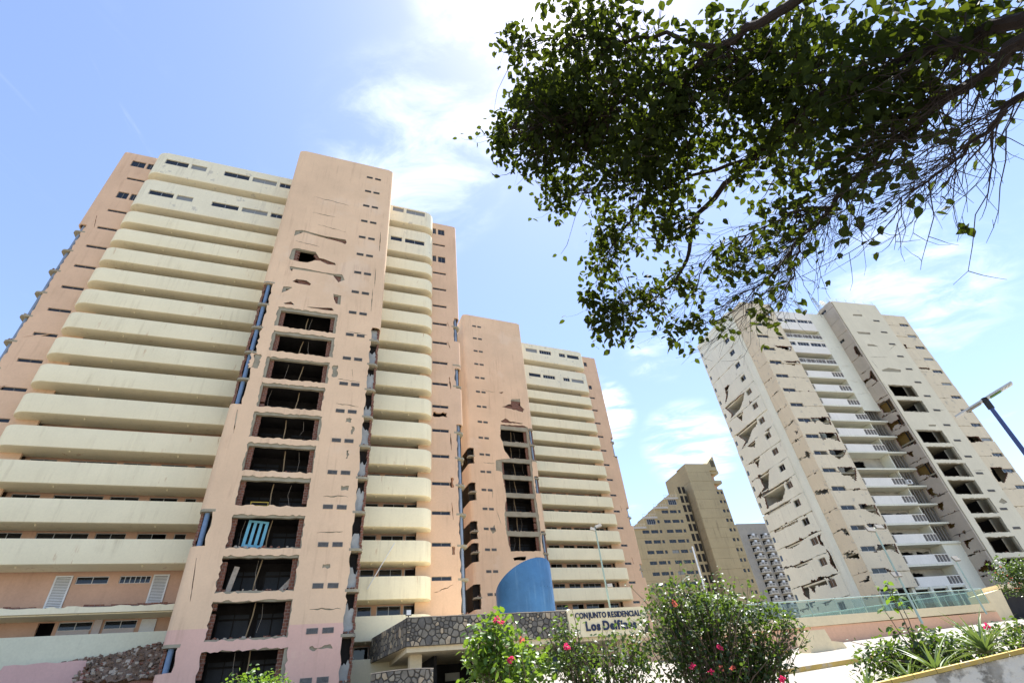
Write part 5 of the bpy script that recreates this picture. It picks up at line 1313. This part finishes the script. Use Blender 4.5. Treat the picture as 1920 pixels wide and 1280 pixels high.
# ------------------------------------------------------------------ lamp posts and poles
def lamp_post(label, p, h, heads, mat='rail_green', r=.07):
    t = thing('street_lamp', label, 'street lamp', p)
    MB().tube([(0, 0, 0), (0, 0, h)], [r * 1.3, r * .8], 10).build('pole', [mat], t, smooth=True)
    for x, z, w, tilt in heads:
        o = MB().box(-w / 2, w / 2, -.16, .16, -.05, .05).build('lamp_head', ['vent_slat'], t, (x, -.1, z)); o.rotation_euler = (R(55), R(tilt), 0)
        MB().box(-w / 2 + .04, w / 2 - .04, -.13, .13, -.06, -.052).build('lens', ['pale_glass'], o)
        MB().tube([(0, 0, z - .05), (x, -.08, z - .02)], .025, 6).build('arm', [mat], t)
lamp_post('green lamp post with small floodlights in front of the farther peach tower', at(6.7, 45, 4.0), 10.3, [(.3, 10.3, .55, -15), (-.22, 10.1, .45, 20), (.3, 5.6, .4, 0)])
lamp_post('slim lamp post with paired floodlights before the cracked tower', at(32.0, 38, 3.8), 4.9, [(-.28, 4.95, .42, 10), (.28, 5.05, .42, 10), (-.12, 2.45, .45, 0)], r=.05)
lamp_post('thin lamp post near the right end of the glass railing', at(36.3, 40, 3.9), 2.8, [(0, 2.8, .3, 0)], r=.035)
o = MB().tube([(0, 0, 0), (0, 0, 4.9)], [.06, .04], 8).build('flagpole', ['white_paint'], None, at(16.1, 30, 3.3), smooth=True); tag(o, 'plain white pole rising behind the bougainvillea', 'pole')
def solar():
    t = thing('solar_street_lamp', 'solar street lamp with flat panel heads on a dark blue pole at the right edge', 'street lamp', at(44.45, 14, 1.6), R(-44))
    pm('pole_blue', (.05, .075, .19), var=.1, rough=.45); pm('led_green', (.10, .22, .05), var=.3, scale=20)
    MB().tube([(0, 0, -1.2), (0, 0, 4.4)], [.055, .04], 12).build('pole', ['pole_blue'], t, smooth=True)
    MB().tube([(0, 0, 4.3), (0, 0, 4.55)], .06, 12).build('collar', ['black_metal'], t)
    for s, a, b_, m in ((1, .05, .56, 'led_green'), (-1, .05, .62, 'alu_frame')):
        q = MB().mat(0).box(a, b_, -.13, .13, 0, .04) if s > 0 else MB().mat(0).box(-b_, -a, -.13, .13, 0, .035)
        o = q.build('lamp_head', ['alu_frame'], t, (0, 0, 4.5)); o.rotation_euler = (R(8), R(-13), 0)
        if s > 0:
            MB().box(.1, .32, -.1, .1, -.012, -.003).build('circuit', ['led_green'], o)
            for i in range(3): MB().box(.34 + .07 * i, .38 + .07 * i, -.08, .08, -.014, -.003).build('lens', ['white_paint'], o)
        else: MB().box(-.4, -.1, -.11, .11, -.012, -.003).build('battery_box', ['vent_slat'], o)
solar()

def whip():
    t = thing('roof_aerial', 'thin aerial on the flat top of the farther peach tower', 'aerial', spot(64.4, 66.4, 26.2, 2.0, 60.95), R(25))
    MB().tube([(0, 0, 0), (0, 0, 1.9)], [.035, .02], 6).build('rod', ['steel_pipe'], t)
    for z in (1.1, 1.5): MB().box(-.22, .22, -.015, .015, z, z + .03).build('crossarm', ['steel_pipe'], t)
whip()
# ------------------------------------------------------------------ plants
leafmat('tree_leaf', (.007, .012, .004), (.016, .025, .006), trans=.17, tcol=(.17, .23, .015), rough=.7, spec=.08)
leafmat('bush_leaf', (.012, .028, .006), (.034, .062, .013), trans=.22, tcol=(.20, .33, .03), rough=.42, spec=.45)
leafmat('bright_leaf', (.035, .085, .011), (.075, .14, .02), trans=.28, tcol=(.26, .42, .03), rough=.4, spec=.5)
leafmat('agave_leaf', (.06, .11, .03), (.10, .15, .045), trans=.15, tcol=(.3, .42, .08), rough=.45)
leafmat('bract', (.55, .02, .10), (.65, .04, .16), trans=.3, tcol=(.8, .05, .2), rough=.6)
leafmat('bract_orange', (.50, .10, .08), (.55, .17, .12), trans=.3, tcol=(.8, .2, .15), rough=.6)
leafmat('palm_leaf', (.04, .08, .02), (.07, .12, .03), trans=.25, tcol=(.3, .45, .06), rough=.4)
pm('bark', (.030, .022, .018), var=.25, scale=5, bump=.5, bscale=20)
pm('stem', (.16, .12, .085), var=.2, scale=8, bump=.3)
def leaf_geo(p, d, n, L, w, fold=.25, bend=.2):
    """ovate leaf with a folded midrib: base p, direction d, upper normal n"""
    s = d.cross(n).normalized(); n = s.cross(d).normalized()
    f = lambda t, q: tuple(p + d * (L * t) - n * (bend * L * t * t) + s * (q * w) + n * (abs(q) * w * fold))
    return [f(0, 0), f(.28, .42), f(.62, .40), f(1, 0), f(.62, -.40), f(.28, -.42), f(.33, 0), f(.68, 0)], [(0, 1, 6), (1, 2, 7, 6), (2, 3, 7), (0, 6, 5), (6, 7, 4, 5), (7, 3, 4)]
def rdir(g):
    while True:
        v = Vector((g.uniform(-1, 1), g.uniform(-1, 1), g.uniform(-1, 1)))
        if .05 < v.length < 1: return v.normalized()
def add_leaf(b, p, g, L, w, droop=.5):
    d = rdir(g); d.z = d.z * .6 - droop; d.normalize(); n = (Vector((0, 0, 1)) + rdir(g) * .9).normalized()
    if abs(d.dot(n)) > .95: n = d.orthogonal()
    v, f = leaf_geo(Vector(p), d, n, L, w, g.uniform(.1, .35), g.uniform(.05, .35)); b.add(v, f)
def leaf_shared(name, mat, L, w, bend=.2):
    v, f = leaf_geo(Vector((0, 0, 0)), Vector((1, 0, 0)), Vector((0, 0, 1)), L, w, .22, bend); return MB().add(v, f).mesh(name, [mat], recalc=False)
def place_leaf(me, parent, p, g, droop=.5, s=1):
    d = rdir(g); d.z = d.z * .6 - droop; d.normalize(); o = place('leaf', me, parent, p); o.rotation_euler = d.to_track_quat('X', 'Z').to_euler(); o.rotation_euler.x += g.uniform(-.8, .8); o.scale = (s, s, s)
def curve(a, b, sag, g, n=5, wob=.06):
    a, b = Vector(a), Vector(b); L = (b - a).length; out = []
    off = Vector((0, 0, 0))
    for i in range(n + 1):
        t = i / n; off = off + rdir(g) * wob * L / n if 0 < i else off
        out.append(a.lerp(b, t) + Vector((0, 0, -sag * L * math.sin(math.pi * t))) + off)
    return out
TREE_CL = [(1.1, 2.42, 7.02, 0.6, 0.55, .85),(0.85, 3.3, 7.58, 0.53, 0.79, 1),(1.3, 3.44, 7.11, 0.77, 0.7, 1),(1.82, 2.78, 6.39, 0.7, 0.7, 0.9),(1.8, 3.47, 6.3, 0.65, 0.35, 0.8),(2.36, 2.45, 6.22, 0.55, 0.7, 0.6),(2.8, 2.29, 5.98, 0.56, 0.56, .75),(2.86, 2.91, 5.8, 0.66, 0.41, 0.7),(2.74, 1.93, 5.11, 0.58, 0.5, .62),(2.72, 2.31, 4.85, 0.44, 0.24, 0.6),(3.33, 1.84, 5.27, 0.58, 0.31, 0.62),(3.12, 1.52, 4.75, 0.26, 0.16, 0.5),(0.2, 3.63, 7.59, 0.24, 0.41, 0.9),(0.48, 2.85, 7.03, 0.23, 0.29, 0.5),(0.41, 2.6, 7.7, 0.18, 0.3, 0.5),(0.75, 4.13, 6.9, 0.19, 0.31, 0.9),(0.49, 3.58, 6.83, 0.19, 0.19, 0.8),(1.45, 4.41, 6.49, 0.34, 0.31, 0.8),(1.28, 4.76, 6.19, 0.24, 0.21, 0.7),(1.02, 4.47, 5.3, 0.17, 0.27, 1),(1.16, 4.54, 5.05, 0.27, 0.21, 0.6),(1.57, 4.62, 5.47, 0.32, 0.19, 0.6),(2.07, 4.61, 5.64, 0.23, 0.26, 0.5),(1.81, 4.6, 4.86, 0.15, 0.09, 0.8),(1.93, 4.28, 4.8, 0.14, 0.11, 0.8),(2.33, 3.8, 5.21, 0.14, 0.25, 0.5),(2.36, 3.35, 4.81, 0.22, 0.15, 0.5),(2.42, 3.83, 4.54, 0.14, 0.13, 0.8),(2.25, 3.97, 5.16, 0.11, 0.17, 0.5),(1.82, 3.9, 5.91, 0.36, 0.24, 0.7),(2.52, 3.19, 5.1, 0.25, 0.15, 0.5),(2.78, 2.78, 4.89, 0.27, 0.13, 0.4),(2.94, 2.03, 4.81, 0.22, 0.15, 0.4),(3.17, 2.23, 4.62, 0.11, 0.11, 0.3),(2.89, 2.94, 4.59, 0.13, 0.09, 0.2)]
TREE_BR = [
[(3.07, 0.69, 4.07, 0.12), (3.18, 1.46, 4.58, 0.075), (3.07, 1.84, 5.09, 0.066), (2.89, 2.33, 5.52, 0.06), (2.74, 2.76, 5.77, 0.06), (2.51, 3.35, 5.9, 0.05), (2.27, 3.89, 6.01, 0.045), (2.23, 4.35, 5.89, 0.035), (2.04, 4.83, 5.76, 0.022), (1.7, 5.14, 5.72, 0.012)],
[(3.07, 0.69, 4.07, 0.12), (2.64, 1.11, 5.2, 0.08), (2.26, 1.89, 5.89, 0.06), (2.08, 2.17, 6.2, 0.05), (1.97, 2.44, 6.36, 0.04), (1.51, 2.79, 6.69, 0.03), (1.01, 3.17, 6.95, 0.02), (0.29, 3.35, 7.28, 0.008)],
[(3.11, 0.88, 3.78, 0.12), (3.06, 1.47, 4.39, 0.07), (3.13, 1.82, 4.6, 0.06), (3.15, 2.16, 4.83, 0.05), (3.05, 2.85, 5.03, 0.04), (3.04, 3.17, 5.07, 0.036), (2.99, 3.61, 5.19, 0.03), (2.88, 4.14, 5.2, 0.02), (2.62, 4.56, 5.25, 0.01)],
[(3.11, 0.88, 3.78, 0.1), (3.03, 1.65, 4.16, 0.03), (3.09, 1.91, 4.26, 0.025), (3.11, 2.21, 4.35, 0.015), (3.02, 2.59, 4.46, 0.008)],
[(2.08, 2.17, 6.2, 0.045), (1.79, 2.19, 6.66, 0.03), (1.38, 2.4, 7.04, 0.025), (0.93, 2.38, 7.36, 0.015), (0.44, 2.61, 7.65, 0.006)],
[(2.74, 2.76, 5.77, 0.045), (2.6, 3.21, 5.96, 0.035), (2.19, 3.52, 6.21, 0.03), (1.72, 3.99, 6.43, 0.02), (1.22, 4.81, 6.25, 0.008)],
[(2.23, 4.35, 5.89, 0.025), (2.12, 4.61, 5.82, 0.02), (1.89, 4.88, 5.78, 0.014), (1.39, 5.29, 5.8, 0.006)],
[(3.04, 3.17, 5.07, 0.028), (2.9, 3.47, 5.39, 0.02), (2.68, 3.91, 5.6, 0.015), (2.41, 4.16, 5.67, 0.012), (2.21, 4.81, 5.54, 0.006)],
[(1.97, 2.44, 6.36, 0.035), (1.97, 2.99, 6.42, 0.028), (1.77, 3.43, 6.45, 0.02), (1.36, 3.92, 6.61, 0.012), (0.76, 4.16, 6.93, 0.006)],
[(2.99, 3.61, 5.19, 0.02), (3.02, 3.97, 5.11, 0.014), (2.96, 4.29, 4.96, 0.007)]]
def build_tree():
    g = random.Random(81); base = Vector((4.5, -.9, 0)); t = thing('shade_tree', 'dark leafy tree overhanging the view from the upper right', 'tree', base)
    q = lambda p: Vector(p) - base
    MB().tube([q((4.5, -.9, -.1)), q((4.42, -.8, .6)), q((4.2, -.5, 1.6)), q((3.7, .1, 2.8)), q((3.12, .72, 3.9))], [.34, .27, .24, .21, .17], 14).build('trunk', ['bark'], t, smooth=True)
    nodes = []
    for br in TREE_BR:
        pts = [Vector(p[:3]) for p in br]; rr = [p[3] for p in br]; fine = []; fr = []
        for i in range(len(pts) - 1):
            for k in range(4):
                u = k / 4; fine.append(pts[i].lerp(pts[i + 1], u) + rdir(g) * .03 * (1 if k else .3)); fr.append(rr[i] + (rr[i + 1] - rr[i]) * u)
        fine.append(pts[-1]); fr.append(rr[-1])
        MB().tube([q(p) for p in fine], [r * .62 for r in fr], 8).build('limb', ['bark'], t, smooth=True)
        nodes += [(p, r) for p, r in zip(fine, fr) if r < .075]
    tw = MB(); lv = MB(); single = leaf_shared('leaf', 'tree_leaf', .105, .072); ns = 0
    def twig(a, b, r, leaves, sag=.05):
        pts = curve(a, b, sag, g, 5, .22); tw.tube([q(p) for p in pts], [r * (1 - .75 * i / 5) for i in range(6)], 5, cap=False)
        for i in range(2, 6):
            if g.random() < .65:
                e = pts[i] + rdir(g) * g.uniform(.1, .3) + Vector((0, 0, -.06)); c2 = curve(pts[i], e, .1, g, 3, .2); tw.tube([q(p) for p in c2], [r * .5, r * .4, r * .3, r * .2], 4, cap=False)
                for k in range(leaves): add_leaf(lv, q(c2[-1] + rdir(g) * .05), g, g.uniform(.06, .1), g.uniform(.045, .07))
    for x, y, z, rx, ry, dens in TREE_CL:
        c = Vector((x, y, z)); near = sorted(nodes, key=lambda n: (n[0] - c).length)[:6]
        vol = (rx + ry) / 2; n = int(26 * dens * (vol / .3) ** 1.5) + 4
        for i in range(n):
            e = c + Vector((g.gauss(0, .45) * rx, g.gauss(0, .45) * rx, g.gauss(0, .5) * ry)); a = g.choice(near)
            if g.random() < .75: twig(a[0], e, min(.011, a[1] * .6) * g.uniform(.5, 1), 2)
        m = int(270 * dens * (vol / .3) ** 2)
        k = 0
        while k < m:
            v = rdir(g); rr = g.random() ** .45; p = c + Vector((v.x * rx, v.y * rx, v.z * ry)) * rr * 1.08
            # leaves come in sprays
            for j in range(g.randint(2, 6)):
                pp = p + rdir(g) * .09; k += 1
                if ns < 280 and rr > .93 and g.random() < .06: place_leaf(single, t, q(pp), g, .5, g.uniform(.8, 1.2)); ns += 1
                else: sc = g.uniform(.055, .112); add_leaf(lv, q(pp), g, sc, sc * .68)
    # bare hanging twigs along the lower edge
    lower = [n for n in nodes if n[0].x > 2.3 and n[0].z < 5.75]
    for i in range(330):
        a, r = g.choice(lower); e = a + Vector((g.uniform(-1.1, .15), g.uniform(-.1, 1.0), g.uniform(-.45, .2))) * g.uniform(.4, 1.25)
        pts = curve(a, e, .06, g, 6, .3); r0_ = g.uniform(.002, .0048); tw.tube([q(p) for p in pts], [r0_ * (1 - .7 * k / 6) for k in range(7)], 4, cap=False)
        for k in (2, 3, 4, 5):
            if g.random() < .55: e2 = pts[k] + rdir(g) * .22 + Vector((-.05, .06, -.08)); tw.tube([q(p) for p in curve(pts[k], e2, .1, g, 3, .25)], [r0_ * .6, r0_ * .5, r0_ * .35, r0_ * .25], 4, cap=False)
        if g.random() < .12:
            for k in range(4): add_leaf(lv, q(e + rdir(g) * .06), g, .08, .06)
    stuff(tw.build('twigs', ['bark'], t, recalc=False)); stuff(lv.build('crown', ['tree_leaf'], t, recalc=False))
build_tree()
BUSH = [(-0.73, 8.51, 2.58, 0.35, 0.31),(-0.91, 8.31, 2.41, 0.23, 0.38),(-0.53, 8.46, 2.19, 0.6, 0.3),(0.09, 8.77, 2.28, 0.47, 0.27),(0.29, 8.74, 2.57, 0.2, 0.16),(0.54, 8.97, 2.12, 0.55, 0.28),(1.17, 9.09, 2.38, 0.49, 0.25),(1.27, 9.1, 2.09, 0.48, 0.28),(1.85, 9.18, 2.39, 0.5, 0.5),(2.39, 9.22, 2.79, 0.6, 0.43),(2.78, 9.12, 2.73, 0.42, 0.38),(2.43, 9.26, 2.34, 0.75, 0.5),(3.16, 9.11, 2.62, 0.42, 0.21),(3.46, 9.12, 2.51, 0.33, 0.25),(3.03, 9.19, 2.2, 0.49, 0.33),(3.75, 9.13, 2.41, 0.21, 0.12),(2.49, 9.06, 1.94, 0.71, 0.28),(3.21, 9.04, 1.97, 0.31, 0.24),(1.89, 9.12, 2.9, 0.26, 0.21),(2.22, 9.22, 3.08, 0.26, 0.17)]
def bush(name, label, cat, base, cl, leaf, Ls, dens, stems, g, group=None, flowers=(), nleaf=60):
    base = Vector(base); t = thing(name, label, cat, base, 0, group); q = lambda p: Vector(p) - base
    st = MB(); lv = MB(); single = leaf_shared('leaf', leaf, Ls, Ls * .72); ns = 0
    for x, y, z, rx, ry in cl:
        c = Vector((x, y, z))
        for i in range(stems):
            a = base + Vector((g.uniform(-.25, .25) + (x - base.x) * g.uniform(.1, .5), g.uniform(-.2, .2), .05)); e = c + Vector((g.gauss(0, .5) * rx, g.gauss(0, .4) * rx, g.uniform(-.2, 1.05) * ry))
            pts = curve(a, e, -.08, g, 7, .3); r0_ = g.uniform(.006, .016); st.tube([q(p) for p in pts], [r0_ * (1 - .75 * k / 7) for k in range(8)], 5, cap=False)
            for k in range(3, 8):
                for j in range(3): add_leaf(lv, q(pts[k] + rdir(g) * .07), g, Ls * g.uniform(.7, 1.25), Ls * g.uniform(.5, .85), .25)
        m = int(dens * (rx * ry) / .09)
        k = 0
        while k < m:
            v = rdir(g); rr = g.random() ** .4; p = c + Vector((v.x * rx, v.y * min(rx, .45), v.z * ry)) * rr * 1.1
            for j in range(g.randint(2, 6)):
                pp = p + rdir(g) * Ls * 1.3; k += 1
                if ns < nleaf and rr > .95 and v.y < 0 and g.random() < .15: place_leaf(single, t, q(pp), g, .25, g.uniform(.8, 1.3)); ns += 1
                else: add_leaf(lv, q(pp), g, Ls * g.uniform(.7, 1.3), Ls * g.uniform(.5, .9), .25)
    stuff(st.build('stems', ['stem'], t, recalc=False)); stuff(lv.build('foliage', [leaf], t, recalc=False))
    for (p, mat, n, s) in flowers:
        f = MB()
        for i in range(n):
            pp = Vector(p) + rdir(g) * s * .55
            for j in range(3):
                d = rdir(g); v, fc = leaf_geo(q(pp), d, d.orthogonal(), .034, .028, .3, .2); f.add(v, fc)
        f.build('blossom', [mat], t, recalc=False)
    return t
gP = random.Random(91)
fl = [(-.68, 8.2, 2.8), (-.62, 8.2, 2.76), (-.51, 8.05, 2.28), (.28, 8.36, 2.38), (-.34, 8.25, 2.52), (2.02, 8.8, 2.83), (2.02, 8.7, 2.01), (2.48, 8.7, 2.19), (3.12, 8.44, 1.73), (2.24, 8.6, 1.9), (2.57, 8.7, 1.92), (2.41, 8.7, 1.95)]
FM = ['bract', 'bract', 'bract', 'bract', 'bract_orange', 'bract_orange', 'bract', 'bract', 'bract', 'bract', 'bract_orange', 'bract_orange']
F = lambda idx: [(fl[i], FM[i], 6 if i not in (2, 3, 8) else 10, .055) for i in idx]
bush('bougainvillea', 'bright green bougainvillea with pink blossoms in front of the canopy pillar', 'shrub', (-.6, 8.6, gz(0, 8.6)), BUSH[:3], 'bright_leaf', .10, 230, 11, gP, 'bougainvilleas before the entrance', F((0, 1, 2, 4)))
bush('bougainvillea', 'sprawling bougainvillea with bare twigs below the entrance sign', 'shrub', (.8, 9.1, gz(0, 9.1)), BUSH[3:8], 'bush_leaf', .07, 120, 20, gP, 'bougainvilleas before the entrance', F((3,)))
bush('bougainvillea', 'tallest dense bougainvillea covering the right end of the sign', 'shrub', (2.5, 9.3, gz(0, 9.3)), BUSH[8:], 'bush_leaf', .07, 150, 20, gP, 'bougainvilleas before the entrance', F((5, 6, 7, 8, 9, 10, 11)))
bush('round_shrub', 'small bright green shrub at the foot of the near tower', 'shrub', (-4.0, 8.2, gz(0, 8.2)), [(-4.03, 8.0, 2.2, .5, .24), (-4.35, 8.0, 2.12, .3, .2), (-3.7, 8.0, 2.1, .35, .2)], 'bright_leaf', .055, 900, 4, gP)
def palm():
    p = Vector((4.3, 15.6, gz(4, 15.6))); t = thing('palm', 'small palm behind the tallest bougainvillea', 'palm', p); g = random.Random(95)
    MB().tube([(0, 0, 0), (.05, 0, 1.0), (0, .05, 1.75)], [.13, .1, .09], 10).build('trunk', ['bark'], t, smooth=True)
    for i in range(13):
        a = 2 * math.pi * i / 13 + g.uniform(-.2, .2); el = g.uniform(.5, 1.2); L = g.uniform(1.0, 1.4); b = MB(); pts = []
        for k in range(8):
            s = k / 7 * L; pts.append(Vector((math.cos(a) * s * math.cos(el), math.sin(a) * s * math.cos(el), 1.75 + s * math.sin(el) - .45 * s * s)))
        b.tube(pts, [.014 * (1 - .8 * k / 7) for k in range(8)], 5)
        for k in range(1, 8):
            d = (pts[k] - pts[k - 1]).normalized(); sd = d.cross(Vector((0, 0, 1))).normalized()
            for j in (0, .33, .66):
                for sg in (-1, 1):
                    c = pts[k - 1].lerp(pts[k], j); dd = (d * .6 + sd * sg - Vector((0, 0, .25))).normalized(); v, f = leaf_geo(c, dd, Vector((0, 0, 1)), .36 * math.sin(math.pi * (k + j) / 8.6) + .08, .028, .1, .3); b.add(v, f)
        b.build('frond', ['palm_leaf'], t, recalc=False)
palm()
def agave(label, az, r, z, n, L, g):
    t = thing('agave', label, 'agave', at(az, r, z), g.uniform(0, 3), 'agaves in the planter')
    w = .038; v, f = [], []
    for k in range(7):
        u = k / 6; ww = w * (1 - u) ** .6 * (.75 + .5 * math.sin(math.pi * min(1, u * 1.3))); zz = -.35 * u * u * L
        v += [(u * L, -ww / 2, zz + ww * .25), (u * L, 0, zz), (u * L, ww / 2, zz + ww * .25)]
        if k: o = 3 * (k - 1); f += [(o, o + 1, o + 4, o + 3), (o + 1, o + 2, o + 5, o + 4)]
    me = MB().add(v, f).mesh('blade', ['agave_leaf'], recalc=False)
    for i in range(n):
        o = place('blade', me, t, (0, 0, .02)); o.rotation_euler = (0, -R(g.uniform(12, 82)), i * 2.399 + g.uniform(-.3, .3)); s = g.uniform(.7, 1.15); o.scale = (s, s * g.uniform(.8, 1.2), s)
gA = random.Random(97)
agave('spiky agave nearest the right edge of the planter', 35.0, 8.3, 1.70, 46, .46, gA)
agave('broad agave in the middle of the planter', 31.4, 7.6, 1.56, 40, .40, gA)
agave('small pale agave at the left end of the planter rim', 26.3, 7.5, 1.46, 24, .27, gA)
agave('low agave beside the shrub in the planter', 29.4, 7.7, 1.5, 34, .33, gA)
bush('planter_shrub', 'leafy shrub behind the broad agave in the planter', 'shrub', tuple(at(30.6, 8.9, 1.55)), [(*at(30.2, 8.9, 1.86), .5, .22), (*at(32.2, 8.8, 1.88), .35, .16), (*at(28.4, 8.9, 1.75), .3, .18), (*at(27.6, 8.9, 1.9), .2, .05)], 'bush_leaf', .065, 330, 5, gA)
bush('planter_shrub', 'thin grassy shrub with one pink flower at the right of the planter', 'shrub', tuple(at(37.4, 9.3, 1.68)), [(*at(37.0, 9.3, 1.83), .4, .12), (*at(39.0, 9.3, 1.86), .3, .14)], 'bush_leaf', .05, 260, 4, gA, None, [(tuple(at(35.9, 8.6, 1.98)), 'bract', 6, .03)])
def sapling():
    p = at(30.9, 8.75, 1.5); t = thing('sapling', 'tall thin shoot with a few leaves at its tip rising from the planter', 'sapling', p); g = random.Random(99); me = leaf_shared('leaf', 'bright_leaf', .085, .06)
    for e, n in (((.02, 0, 1.12), 26), ((-.16, 0, .78), 14), ((.06, .02, .9), 6)):
        pts = curve((0, 0, 0), e, -.03, g, 7, .1); MB().tube(pts, [.009 * (1 - .6 * i / 7) for i in range(8)], 6).build('stem', ['stem'], t)
        for i in range(n): place_leaf(me, t, pts[-1] + Vector((g.gauss(0, .045), g.gauss(0, .045), g.uniform(-.24, .04))), g, .15, g.uniform(.7, 1.2))
sapling()
bush('ground_cover', 'low leafy ground cover along the middle of the planter', 'shrub', tuple(at(33, 9.2, 1.5)), [(*at(29.0, 9.0, 1.72), .55, .2), (*at(31.5, 9.3, 1.76), .6, .2), (*at(34.0, 9.2, 1.8), .55, .2), (*at(36.5, 9.4, 1.84), .5, .18)], 'bush_leaf', .06, 330, 6, gA)
bush('oleander', 'pink flowering bush at the far right beside the concrete block', 'shrub', tuple(at(39.2, 40, 4.0)), [(*at(38.9, 40, 5.4), .9, .9), (*at(39.9, 40, 5.2), .8, 1.0)], 'bush_leaf', .12, 100, 5, gA, None, [(tuple(at(38.6, 39.2, 5.6)), 'bract_orange', 14, .5), (tuple(at(39.0, 39.2, 5.0)), 'bract_orange', 14, .5)], 20)
